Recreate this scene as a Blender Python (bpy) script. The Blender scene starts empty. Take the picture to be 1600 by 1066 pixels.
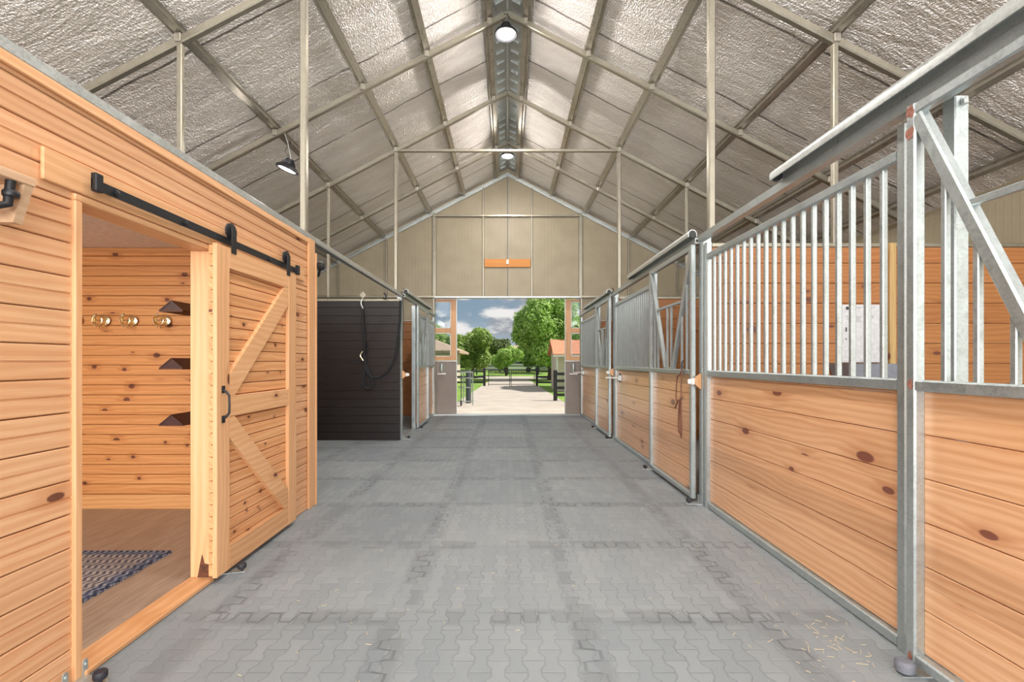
import bpy, bmesh, math, random
from mathutils import Vector, Matrix, noise
PI = math.pi
random.seed(7)
sc = bpy.context.scene
COL = sc.collection

# ------------------------------------------------------------------ camera
cam_d = bpy.data.cameras.new('camera')
cam = bpy.data.objects.new('camera', cam_d); COL.objects.link(cam)
cam.location = (0, 0, 1.35); cam.rotation_euler = (PI/2, 0, 0)
cam_d.sensor_width = 36; cam_d.lens = 16.2
cam_d.shift_x = 7/1600; cam_d.shift_y = 32/1600
cam_d.clip_start = 0.02; cam_d.clip_end = 500
sc.camera = cam

# ------------------------------------------------------------------ exposure
sc.view_settings.view_transform = 'Standard'
sc.view_settings.look = 'None'
sc.view_settings.gamma = 1
sc.view_settings.exposure = 0.06
sc.cycles.use_denoising = True
sc.cycles.max_bounces = 8
sc.cycles.diffuse_bounces = 5
sc.cycles.glossy_bounces = 5
sc.cycles.sample_clamp_indirect = 6

# ------------------------------------------------------------------ node helper
class NT:
    def __init__(s, tree): s.t = tree; s.n = tree.nodes; s.l = tree.links
    def new(s, typ, **kw):
        n = s.n.new(typ)
        for k, v in kw.items(): setattr(n, k, v)
        return n
    def put(s, sock, v):
        if isinstance(v, bpy.types.NodeSocket): s.l.new(v, sock)
        elif v is not None:
            if hasattr(sock, 'default_value'):
                if isinstance(v, (tuple, list)) and len(v) == 3 and sock.type == 'RGBA': v = (*v, 1)
                sock.default_value = v
    def m(s, op, a, b=None, c=None):
        n = s.new('ShaderNodeMath', operation=op)
        s.put(n.inputs[0], a); s.put(n.inputs[1], b)
        if c is not None: s.put(n.inputs[2], c)
        return n.outputs[0]
    def xyz(s, x, y, z):
        n = s.new('ShaderNodeCombineXYZ')
        s.put(n.inputs[0], x); s.put(n.inputs[1], y); s.put(n.inputs[2], z)
        return n.outputs[0]
    def sep(s, v):
        n = s.new('ShaderNodeSeparateXYZ'); s.put(n.inputs[0], v); return n.outputs
    def pos(s): return s.new('ShaderNodeNewGeometry').outputs['Position']
    def noise(s, v, scale=1, detail=4, rough=.5, dist=0):
        n = s.new('ShaderNodeTexNoise'); s.put(n.inputs['Vector'], v)
        n.inputs['Scale'].default_value = scale; n.inputs['Detail'].default_value = detail
        n.inputs['Roughness'].default_value = rough; n.inputs['Distortion'].default_value = dist
        return n.outputs[0]
    def white(s, v):
        n = s.new('ShaderNodeTexWhiteNoise', noise_dimensions='3D'); s.put(n.inputs['Vector'], v); return n.outputs['Value']
    def ramp(s, f, stops):
        n = s.new('ShaderNodeValToRGB'); s.put(n.inputs[0], f)
        e = n.color_ramp.elements
        while len(e) < len(stops): e.new(.5)
        for i, (p, c) in enumerate(stops):
            e[i].position = p
            e[i].color = (c, c, c, 1) if isinstance(c, (int, float)) else (*c, 1)
        return n.outputs[0]
    def mix(s, f, a, b, blend='MIX'):
        n = s.new('ShaderNodeMix', data_type='RGBA', blend_type=blend)
        s.put(n.inputs[0], f); s.put(n.inputs[6], a); s.put(n.inputs[7], b)
        return n.outputs[2]
    def smooth(s, x, lo, hi, a=0., b=1.):
        n = s.new('ShaderNodeMapRange', interpolation_type='SMOOTHSTEP')
        s.put(n.inputs[0], x); n.inputs[1].default_value = lo; n.inputs[2].default_value = hi
        n.inputs[3].default_value = a; n.inputs[4].default_value = b
        return n.outputs[0]
    def bump(s, h, strength=.3, dist=.01):
        n = s.new('ShaderNodeBump'); s.put(n.inputs['Height'], h)
        n.inputs['Strength'].default_value = strength; n.inputs['Distance'].default_value = dist
        return n.outputs[0]

def mat(name):
    m = bpy.data.materials.new(name); m.use_nodes = True
    nt = NT(m.node_tree); b = nt.n['Principled BSDF']
    return m, nt, b

def simple(name, col, rough=.5, metal=0., var=.12, scale=30., bump=0., spec=.5):
    m, nt, b = mat(name)
    p = nt.pos()
    f = nt.noise(p, scale, 3)
    lo = tuple(c*(1-var) for c in col); hi = tuple(min(1, c*(1+var)) for c in col)
    nt.put(b.inputs['Base Color'], nt.ramp(f, [(.3, lo), (.7, hi)]))
    b.inputs['Roughness'].default_value = rough; b.inputs['Metallic'].default_value = metal
    b.inputs['Specular IOR Level'].default_value = spec
    if bump: nt.put(b.inputs['Normal'], nt.bump(f, bump, .004))
    return m

# ------------------------------------------------------------------ world: sky with clouds
w = bpy.data.worlds.new('sky'); sc.world = w; w.use_nodes = True
nt = NT(w.node_tree)
bg = nt.n['Background']
d = nt.new('ShaderNodeTexCoord').outputs['Generated']
sx, sy, sz = nt.sep(d)
cv = nt.xyz(nt.m('MULTIPLY', sx, 1.0), sy, nt.m('MULTIPLY', sz, 2.6))
cl = nt.noise(nt.xyz(sx, nt.m('ADD', sy, 3.1), nt.m('MULTIPLY', sz, 2.4)), 7.5, 7, .52)
cl2 = nt.noise(nt.xyz(sx, nt.m('ADD', sy, 3.1), nt.m('ADD', nt.m('MULTIPLY', sz, 2.4), .035)), 7.5, 6, .5)
mask = nt.smooth(cl, .37, .51)
lit = nt.smooth(nt.m('SUBTRACT', cl, cl2), -.05, .08)
blue = nt.ramp(sz, [(0, (.50, .58, .64)), (.10, (.26, .36, .46)), (.6, (.16, .25, .38))])
cloud = nt.mix(lit, (.34, .37, .41), (.88, .86, .84))
col = nt.mix(mask, blue, cloud)
nt.put(bg.inputs[0], col); bg.inputs[1].default_value = 0.95

# ------------------------------------------------------------------ sun and daylight through the entrance behind the camera
sd = bpy.data.lights.new('sun', 'SUN'); sd.energy = 6.4; sd.angle = .01; sd.color = (1, .95, .86)
so = bpy.data.objects.new('sun', sd); COL.objects.link(so)
so.rotation_euler = Vector((.75, .10, 1.0)).to_track_quat('Z', 'Y').to_euler()
def area(name, loc, rot, sx_, sy_, power, col=(1, 1, 1), shape='RECTANGLE'):
    l = bpy.data.lights.new(name, 'AREA'); l.shape = shape; l.size = sx_; l.size_y = sy_
    l.energy = power; l.color = col
    o = bpy.data.objects.new(name, l); COL.objects.link(o); o.location = loc; o.rotation_euler = rot
    return o
area('entrance_daylight', (0, -5.4, 2.0), (PI/2, 0, 0), 10.4, 3.8, 1250, (1, .985, .96))

# ------------------------------------------------------------------ materials
def galv(name, col, rough=.42, metal=.55, sc_=28):
    m, nt, b = mat(name)
    p = nt.pos()
    v = nt.new('ShaderNodeTexVoronoi'); nt.put(v.inputs['Vector'], p); v.inputs['Scale'].default_value = sc_*4
    f = nt.m('ADD', nt.m('MULTIPLY', nt.sep(v.outputs['Color'])[0], .35), nt.m('MULTIPLY', nt.noise(p, sc_*.35, 5), .65))
    c = nt.ramp(f, [(.25, tuple(x*.86 for x in col)), (.5, col), (.75, tuple(min(1, x*1.1) for x in col))])
    # weld rust and white oxide blooms
    ox = nt.smooth(nt.noise(p, 9, 6, .65), .60, .74)
    c = nt.mix(nt.m('MULTIPLY', ox, .3), c, tuple(min(1, x*1.25) for x in col))
    nt.put(b.inputs['Base Color'], c)
    b.inputs['Metallic'].default_value = metal
    nt.put(b.inputs['Roughness'], nt.ramp(f, [(.2, rough-.1), (.8, rough+.12)]))
    return m
M = {}
M['galv'] = galv('galvanised_steel', (.46, .51, .515), .38, .75)
M['galv_warm'] = galv('galvanised_frame', (.33, .305, .245), .38, .75)
M['galv_bright'] = galv('galvanised_track', (.50, .53, .52), .36, .7)
M['purlin'] = galv('purlin_steel', (.42, .39, .335), .34, .7)
M['black'] = simple('black_iron', (.018, .019, .022), .42, .2)
M['blackrubber'] = simple('black_rubber', (.022, .022, .03), .6)
M['rope'] = simple('black_rope', (.012, .012, .015), .8)
M['brownrope'] = simple('brown_leather', (.16, .06, .035), .6)
M['rust'] = simple('rust', (.26, .11, .08), .9, 0, .4, 60)
M['white'] = simple('white_paint', (.72, .70, .66), .6)
M['offwhite'] = simple('white_plastic', (.78, .78, .76), .45)
M['taupe'] = None
M['panelwhite'] = simple('grey_white_sheet', (.50, .50, .51), .5)
M['brass'] = simple('polished_brass', (.95, .84, .58), .12, 1.)
M['saddle'] = simple('dark_brown_leather', (.055, .018, .016), .42, 0, .25)
M['glass_lens'] = simple('lamp_lens', (.75, .72, .70), .25)
M['grey'] = simple('grey_rubber', (.16, .17, .20), .6)
M['ink'] = simple('black_ink', (.03, .03, .035), .6)
M['greyink'] = simple('grey_ink', (.30, .31, .33), .6)

def wood(name, grain, cross, pitch, base, light, dark, knots=.5, rough=.42, z0=0., knot_scale=1., kcol=(.10, .025, .015), contrast=.62, coat=0., ku=2.0, kv_=4.4):
    m, nt, b = mat(name)
    P = nt.sep(nt.pos())
    u, v, wv = P['xyz'.index(grain)], P['xyz'.index(cross)], P[3-'xyz'.index(grain)-'xyz'.index(cross)]
    idx = nt.m('FLOOR', nt.m('DIVIDE', nt.m('SUBTRACT', v, z0), pitch))
    r = nt.white(nt.xyz(idx, nt.m('FLOOR', nt.m('MULTIPLY', nt.m('ADD', wv, 40.07), 1.3)), 3.3))
    uu = nt.m('ADD', u, nt.m('MULTIPLY', r, 37.0))
    vd = nt.m('ADD', v, nt.m('MULTIPLY', wv, .8))
    # knots
    kv = nt.new('ShaderNodeTexVoronoi', voronoi_dimensions='2D')
    nt.put(kv.inputs['Vector'], nt.xyz(nt.m('MULTIPLY', uu, ku*knot_scale), nt.m('ADD', nt.m('MULTIPLY', v, kv_*knot_scale), nt.m('MULTIPLY', r, 9)), 0))
    kv.inputs['Scale'].default_value = 1
    kd = kv.outputs['Distance']; kr, kg, kb = nt.sep(kv.outputs['Color'])
    has = nt.m('LESS_THAN', kr, knots)
    size = nt.m('ADD', nt.m('MULTIPLY', kg, .07), .045)
    q = nt.m('DIVIDE', kd, size)
    kn = nt.m('MULTIPLY', nt.smooth(q, .75, 1.05, 1, 0), has)
    halo = nt.m('MULTIPLY', nt.smooth(q, .8, 3.6, 1, 0), has)
    # growth rings, pushed round the knots
    vv = nt.m('ADD', vd, nt.m('MULTIPLY', halo, .02))
    warp = nt.noise(nt.xyz(nt.m('MULTIPLY', uu, .9), nt.m('MULTIPLY', vv, 3.5), nt.m('MULTIPLY', r, 11)), 1, 3, .5)
    ring = nt.m('SINE', nt.m('ADD', nt.m('MULTIPLY', vv, 150.), nt.m('MULTIPLY', warp, 26.)))
    ring = nt.m('ADD', nt.m('MULTIPLY', ring, .5), .5)
    fine = nt.noise(nt.xyz(nt.m('MULTIPLY', uu, 1.3), nt.m('MULTIPLY', vd, 130.), r), 1, 4, .6)
    g = nt.m('ADD', nt.m('MULTIPLY', ring, .32), nt.m('MULTIPLY', fine, .68))
    c = nt.ramp(g, [(.15, light), (.5, base), (.9, tuple(a*(1-.6*contrast)+b_*.6*contrast for a, b_ in zip(base, dark)))])
    c = nt.mix(nt.m('MULTIPLY', halo, .45), c, dark)
    tint = nt.ramp(r, [(0, (.84, .80, .76)), (.35, (1, .96, .93)), (.7, (1.0, 1.0, 1.0)), (1, (1, 1, .98))])
    c = nt.mix(1., c, tint, 'MULTIPLY')
    bl = nt.noise(nt.xyz(nt.m('MULTIPLY', uu, .8), nt.m('MULTIPLY', vd, 4), 0), 1, 2)
    c = nt.mix(nt.smooth(bl, .5, .75, 0, .28), c, light)
    c = nt.mix(nt.m('MULTIPLY', kn, .9), c, kcol)
    nt.put(b.inputs['Base Color'], c)
    nt.put(b.inputs['Roughness'], nt.ramp(g, [(0, rough), (1, rough+.1)]))
    nt.put(b.inputs['Normal'], nt.bump(g, .10, .002))
    b.inputs['Coat Weight'].default_value = coat; b.inputs['Coat Roughness'].default_value = .28
    return m
PB, PL, PD = (.65, .355, .185), (.73, .45, .26), (.45, .16, .05)
SB, SL, SD = (.67, .37, .19), (.76, .48, .28), (.42, .16, .06)
M['siding'] = wood('pine_siding', 'y', 'z', .142, PB, PL, PD, .22, .38)
M['siding_x'] = wood('pine_lining', 'x', 'z', .09, (.58, .26, .09), (.70, .37, .15), (.34, .11, .03), .60, .4, knot_scale=1.3, kv_=3.2, ku=2.4, contrast=.5)
M['door_board'] = wood('pine_door_boards', 'y', 'z', .075, (.66, .32, .14), (.76, .44, .22), PD, .55, .4, knot_scale=2.2, kv_=3.2, ku=2.6)
M['stall'] = wood('stall_planks', 'y', 'z', .19, SB, SL, SD, .42, .30, knot_scale=.75, kcol=(.16, .04, .025), contrast=.9, coat=.55)
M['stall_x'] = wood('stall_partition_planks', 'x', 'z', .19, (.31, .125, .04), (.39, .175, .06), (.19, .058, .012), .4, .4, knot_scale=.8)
M['trim_z'] = wood('pine_trim_upright', 'z', 'y', 1.5, (.68, .385, .195), (.76, .47, .265), (.52, .23, .08), .12, .38, z0=.35)
M['trim_y'] = wood('pine_trim_level', 'y', 'z', 2.5, (.66, .365, .18), (.75, .455, .25), (.48, .20, .06), .15, .38, z0=.35)
M['trim_x'] = wood('pine_trim_cross', 'x', 'z', 2.5, (.62, .31, .12), (.72, .40, .18), (.42, .14, .04), .15, .38, z0=.35)
M['board'] = wood('raw_board', 'y', 'z', .5, (.62, .42, .27), (.70, .52, .36), (.4, .22, .12), .2, .6)
M['post_wood'] = wood('treated_post', 'z', 'x', 1.0, (.40, .27, .11), (.5, .36, .17), (.25, .15, .05), .3, .6)
M['orange_board'] = wood('orange_board', 'x', 'z', .16, (.62, .25, .05), (.7, .32, .08), (.4, .12, .02), .1, .5)
M['darkwood'] = wood('black_stained_planks', 'x', 'z', .14, (.011, .008, .0085), (.018, .014, .015), (.006, .004, .004), .1, .42, kcol=(.01, .005, .005))
M['stain'] = simple('water_stained_wood', (.10, .03, .012), .7, 0, .5, 40)

# taupe cladding with fine ribs
m, nt, b = mat('taupe_metal_siding'); P = nt.sep(nt.pos())
f = nt.m('FRACT', nt.m('MULTIPLY', nt.m('ADD', P[0], P[1]), 12.))
rib = nt.smooth(nt.m('ABSOLUTE', nt.m('SUBTRACT', f, .5)), .40, .5)
n1 = nt.noise(nt.pos(), 2.5, 4)
nt.put(b.inputs['Base Color'], nt.mix(nt.m('MULTIPLY', rib, .25), nt.ramp(n1, [(.3, (.33, .28, .19)), (.7, (.38, .325, .225))]), (.28, .24, .16)))
b.inputs['Roughness'].default_value = .5
nt.put(b.inputs['Normal'], nt.bump(rib, .3, .004)); M['taupe'] = m
M['taupe_door'] = simple('taupe_door_skin', (.27, .225, .20), .5, 0, .04, 5)

# foil insulation
m, nt, b = mat('foil_insulation'); P = nt.sep(nt.pos())
slope = nt.m('ABSOLUTE', P[0])
bub = nt.new('ShaderNodeTexVoronoi'); nt.put(bub.inputs['Vector'], nt.xyz(nt.m('MULTIPLY', P[0], 1.0), nt.m('MULTIPLY', P[1], .55), 0)); bub.inputs['Scale'].default_value = 75
wr = nt.noise(nt.xyz(nt.m('MULTIPLY', P[0], 10), nt.m('MULTIPLY', P[1], 34), 0), 1, 5, .6, .8)
wr2 = nt.noise(nt.xyz(nt.m('MULTIPLY', P[0], 1.6), nt.m('MULTIPLY', P[1], 5.5), 3), 1, 4, .55, .6)
h = nt.m('ADD', nt.m('ADD', nt.m('MULTIPLY', bub.outputs['Distance'], .5), nt.m('MULTIPLY', wr, .9)), nt.m('MULTIPLY', wr2, 2.4))
strip = nt.m('FRACT', nt.m('DIVIDE', nt.m('ADD', P[1], nt.m('ADD', nt.m('MULTIPLY', nt.noise(nt.xyz(nt.m('MULTIPLY', P[0], 3), 0, 0), 1, 3), .05), 20.3)), 1.22))
seam = nt.smooth(nt.m('ABSOLUTE', nt.m('SUBTRACT', strip, .5)), .006, .016, 1, 0)
gap = nt.smooth(nt.noise(nt.xyz(nt.m('MULTIPLY', P[0], 1.4), nt.m('MULTIPLY', P[1], .7), 7), 1, 3), .34, .46)
seam = nt.m('MULTIPLY', seam, gap)
nt.put(b.inputs['Base Color'], nt.mix(nt.m('MULTIPLY', seam, .8), nt.ramp(wr2, [(.35, (.88, .84, .82)), (.65, (.99, .96, .94))]), (.10, .08, .07)))
b.inputs['Metallic'].default_value = .74
nt.put(b.inputs['Roughness'], nt.ramp(wr, [(.3, .30), (.7, .46)]))
nt.put(b.inputs['Normal'], nt.bump(h, 1.0, .024)); M['foil'] = m

# rubber paver floor
m, nt, b = mat('rubber_pavers'); pos = nt.pos(); P = nt.sep(pos)
U = .08
def lattice(x, y):
    u = nt.m('DIVIDE', x, U); v = nt.m('DIVIDE', y, U)
    k = nt.m('ROUND', u)
    sg = nt.m('SUBTRACT', 1, nt.m('MULTIPLY', 2, nt.m('FLOORED_MODULO', k, 2)))
    cs = nt.m('COSINE', nt.m('MULTIPLY', v, PI))
    cs = nt.m('MINIMUM', nt.m('MAXIMUM', nt.m('MULTIPLY', cs, 1.8), -1), 1)
    off = nt.m('MULTIPLY', nt.m('MULTIPLY', sg, cs), .13)
    du0 = nt.m('SUBTRACT', nt.m('SUBTRACT', u, k), off)
    du = nt.m('ABSOLUTE', du0)
    col = nt.m('ADD', k, nt.m('FLOOR', du0))        # column index
    sh = nt.m('SUBTRACT', 1, nt.m('FLOORED_MODULO', col, 2))
    vv = nt.m('DIVIDE', nt.m('SUBTRACT', v, sh), 2)
    dv = nt.m('MULTIPLY', nt.m('ABSOLUTE', nt.m('SUBTRACT', vv, nt.m('ROUND', vv))), 2)
    dist = nt.m('MINIMUM', du, dv)
    return dist, col, nt.m('FLOOR', vv)
j1 = nt.noise(pos, 14, 2); 
xx = nt.m('ADD', P[0], nt.m('MULTIPLY', nt.m('SUBTRACT', j1, .5), .012))
yy = nt.m('ADD', P[1], nt.m('MULTIPLY', nt.m('SUBTRACT', j1, .5), .012))
dist, ci, ri = lattice(xx, yy)
joint = nt.smooth(dist, .015, .075, 1, 0)
faint = nt.smooth(nt.noise(pos, 1.6, 3), .35, .65, .12, .7)
# mats
MS = .96
def seamf(a, c, off):
    t = nt.m('DIVIDE', nt.m('SUBTRACT', a, off), MS)
    base = nt.m('MULTIPLY', nt.m('SUBTRACT', t, nt.m('ROUND', t)), MS)
    ph = nt.m('MULTIPLY', c, 2*PI/.16)
    s0 = nt.m('MULTIPLY', nt.m('SINE', ph), 2.4)
    sq = nt.m('MINIMUM', nt.m('MAXIMUM', s0, -1), 1)
    ramp_ = nt.m('LESS_THAN', nt.m('ABSOLUTE', s0), 1.)
    f = nt.m('ABSOLUTE', nt.m('SUBTRACT', base, nt.m('MULTIPLY', sq, .042)))
    f = nt.m('DIVIDE', f, nt.m('ADD', 1, nt.m('MULTIPLY', ramp_, 2.8)))
    band = nt.smooth(nt.m('ABSOLUTE', base), .05, .10, 1, 0)
    return f, band
f1, b1 = seamf(yy, xx, 2.43); f2, b2 = seamf(xx, yy, .39)
sm = nt.smooth(nt.m('MINIMUM', f1, f2), .003, .011, 1, 0)
brk = nt.smooth(nt.noise(pos, 1.3, 3), .42, .60, .08, 1)
sm = nt.m('MULTIPLY', sm, brk)
mat_r = nt.white(nt.xyz(nt.m('FLOOR', nt.m('DIVIDE', nt.m('SUBTRACT', P[0], .39), MS)), nt.m('FLOOR', nt.m('DIVIDE', nt.m('SUBTRACT', P[1], 2.43), MS)), 2))
pv = nt.white(nt.xyz(ci, ri, 9))
big = nt.noise(pos, .55, 4)
grit = nt.noise(pos, 160, 3, .7)
v0 = nt.m('ADD', nt.m('ADD', nt.m('MULTIPLY', big, .35), nt.m('MULTIPLY', mat_r, .16)), nt.m('ADD', nt.m('MULTIPLY', pv, .12), nt.m('MULTIPLY', grit, .34)))
c = nt.ramp(v0, [(.30, (.180, .208, .230)), (.5, (.245, .272, .290)), (.72, (.32, .338, .348))])
c = nt.mix(nt.m('MULTIPLY', nt.m('MULTIPLY', joint, faint), .38), c, (.06, .065, .07))
bandm = nt.m('MULTIPLY', nt.m('MAXIMUM', b1, b2), nt.m('MULTIPLY', nt.m('GREATER_THAN', pv, .45), .28))
c = nt.mix(bandm, c, (.07, .08, .09))
c = nt.mix(nt.m('MULTIPLY', sm, .5), c, (.06, .068, .075))
dust = nt.smooth(nt.noise(pos, 38, 2), .735, .76)
c = nt.mix(nt.m('MULTIPLY', dust, .5), c, (.5, .48, .44))
nt.put(b.inputs['Base Color'], c); b.inputs['Roughness'].default_value = .55
b.inputs['Specular IOR Level'].default_value = .45
hh = nt.m('SUBTRACT', nt.m('MULTIPLY', grit, .25), nt.m('ADD', nt.m('MULTIPLY', joint, .8), nt.m('MULTIPLY', sm, 1.5)))
nt.put(b.inputs['Normal'], nt.bump(hh, .35, .004)); M['pavers'] = m

# tack room vinyl floor, rug
m, nt, b = mat('vinyl_plank_floor'); pos = nt.pos(); P = nt.sep(pos)
r = nt.white(nt.xyz(nt.m('FLOOR', nt.m('DIVIDE', P[0], .15)), nt.m('FLOOR', nt.m('DIVIDE', P[1], 1.2)), 1))
g = nt.noise(nt.xyz(nt.m('MULTIPLY', P[0], 60), nt.m('MULTIPLY', P[1], 4), r), 1, 4, .6)
c = nt.ramp(g, [(.3, (.20, .15, .115)), (.7, (.36, .29, .235))])
c = nt.mix(nt.m('MULTIPLY', r, .3), c, (.22, .17, .13))
nt.put(b.inputs['Base Color'], c); b.inputs['Roughness'].default_value = .35; M['vinyl'] = m
m, nt, b = mat('blue_woven_rug'); pos = nt.pos(); P = nt.sep(pos)
a_ = nt.m('SINE', nt.m('MULTIPLY', nt.m('ADD', P[0], nt.m('MULTIPLY', nt.m('ABSOLUTE', nt.m('SUBTRACT', nt.m('FRACT', nt.m('MULTIPLY', P[1], 12)), .5)), .05)), 150))
b_ = nt.noise(nt.xyz(nt.m('MULTIPLY', P[0], 45), nt.m('MULTIPLY', P[1], 45), 0), 1, 3)
f = nt.m('ADD', nt.m('MULTIPLY', a_, .25), b_)
edge = nt.m('MAXIMUM', nt.m('GREATER_THAN', P[0], -2.43), nt.m('GREATER_THAN', P[1], 3.17))
inner = nt.ramp(f, [(.3, (.06, .06, .09)), (.52, (.22, .20, .20)), (.7, (.33, .30, .28))])
outer = nt.ramp(f, [(.3, (.02, .03, .06)), (.6, (.10, .12, .20)), (.8, (.25, .27, .30))])
nt.put(b.inputs['Base Color'], nt.mix(edge, inner, outer)); b.inputs['Roughness'].default_value = .95
nt.put(b.inputs['Normal'], nt.bump(f, .6, .006)); M['rug'] = m

# outdoors
m, nt, b = mat('grass_ground'); pos = nt.pos()
g = nt.noise(pos, 1.2, 6, .7); g2 = nt.noise(pos, 14, 3)
nt.put(b.inputs['Base Color'], nt.ramp(nt.m('ADD', nt.m('MULTIPLY', g, .7), nt.m('MULTIPLY', g2, .3)), [(.3, (.06, .14, .015)), (.5, (.15, .28, .03)), (.68, (.32, .34, .09))]))
b.inputs['Roughness'].default_value = .9; M['grass'] = m
m, nt, b = mat('concrete_drive'); pos = nt.pos(); P = nt.sep(pos)
g = nt.noise(pos, 1.5, 6, .6)
sl = nt.smooth(nt.m('ABSOLUTE', nt.m('SUBTRACT', nt.m('FRACT', nt.m('DIVIDE', P[1], 1.5)), .5)), .0, .012, 1, 0)
c = nt.ramp(g, [(.3, (.36, .315, .27)), (.7, (.47, .42, .365))])
nt.put(b.inputs['Base Color'], nt.mix(nt.m('MULTIPLY', sl, .5), c, (.2, .18, .15))); b.inputs['Roughness'].default_value = .8; M['concrete'] = m
def leafmat(name, lo, mid, hi):
    m, nt, b = mat(name); pos = nt.pos()
    oi = nt.noise(pos, 1.7, 5, .7)
    nt.put(b.inputs['Base Color'], nt.ramp(oi, [(.32, lo), (.5, mid), (.68, hi)]))
    b.inputs['Roughness'].default_value = .5
    tl = nt.new('ShaderNodeBsdfTranslucent'); nt.l.new(b.inputs['Base Color'].links[0].from_socket, tl.inputs[0])
    mx = nt.new('ShaderNodeMixShader'); mx.inputs[0].default_value = .35
    nt.l.new(b.outputs[0], mx.inputs[1]); nt.l.new(tl.outputs[0], mx.inputs[2]); nt.l.new(mx.outputs[0], nt.n['Material Output'].inputs[0])
    return m
M['leaf_dark'] = leafmat('dark_leaves', (.05, .09, .025), (.13, .19, .05), (.26, .32, .10))
M['leaf_mid'] = leafmat('green_leaves', (.12, .20, .035), (.28, .42, .09), (.50, .62, .20))
M['leaf_bright'] = leafmat('bright_leaves', (.16, .30, .04), (.36, .56, .12), (.66, .80, .34))
M['bark'] = simple('bark', (.10, .07, .05), .9, 0, .4, 20)
M['fence'] = simple('black_fence_paint', (.035, .032, .038), .6, 0, .4, 20)
M['shedwall'] = simple('beige_shed_siding', (.58, .50, .42), .6, 0, .05, 8)
M['shingle'] = simple('red_shingles', (.62, .24, .13), .8, 0, .3, 14)
M['tanroof'] = simple('tan_roof', (.42, .30, .22), .8, 0, .2, 10)
M['carwhite'] = simple('white_car_paint', (.85, .85, .85), .3)
M['cargrey'] = simple('grey_car_paint', (.25, .27, .3), .3)
M['glassdark'] = simple('dark_glass', (.03, .04, .05), .1)
m, nt, b = mat('window_glass')
b.inputs['Base Color'].default_value = (.93, .96, .97, 1); b.inputs['Roughness'].default_value = .02
tr = nt.new('ShaderNodeBsdfTransparent'); gl = nt.new('ShaderNodeBsdfGlossy'); gl.inputs['Roughness'].default_value = .03
tr.inputs[0].default_value = (.86, .90, .92, 1)
fr = nt.new('ShaderNodeFresnel'); fr.inputs[0].default_value = 1.45
ms = nt.new('ShaderNodeMixShader'); nt.l.new(fr.outputs[0], ms.inputs[0]); nt.l.new(tr.outputs[0], ms.inputs[1]); nt.l.new(gl.outputs[0], ms.inputs[2])
nt.l.new(ms.outputs[0], nt.n['Material Output'].inputs[0]); M['glass'] = m
def emis(name, col, s):
    m, nt, b = mat(name)
    b.inputs['Base Color'].default_value = (*col, 1)
    b.inputs['Emission Color'].default_value = (*col, 1); b.inputs['Emission Strength'].default_value = s
    return m

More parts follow.
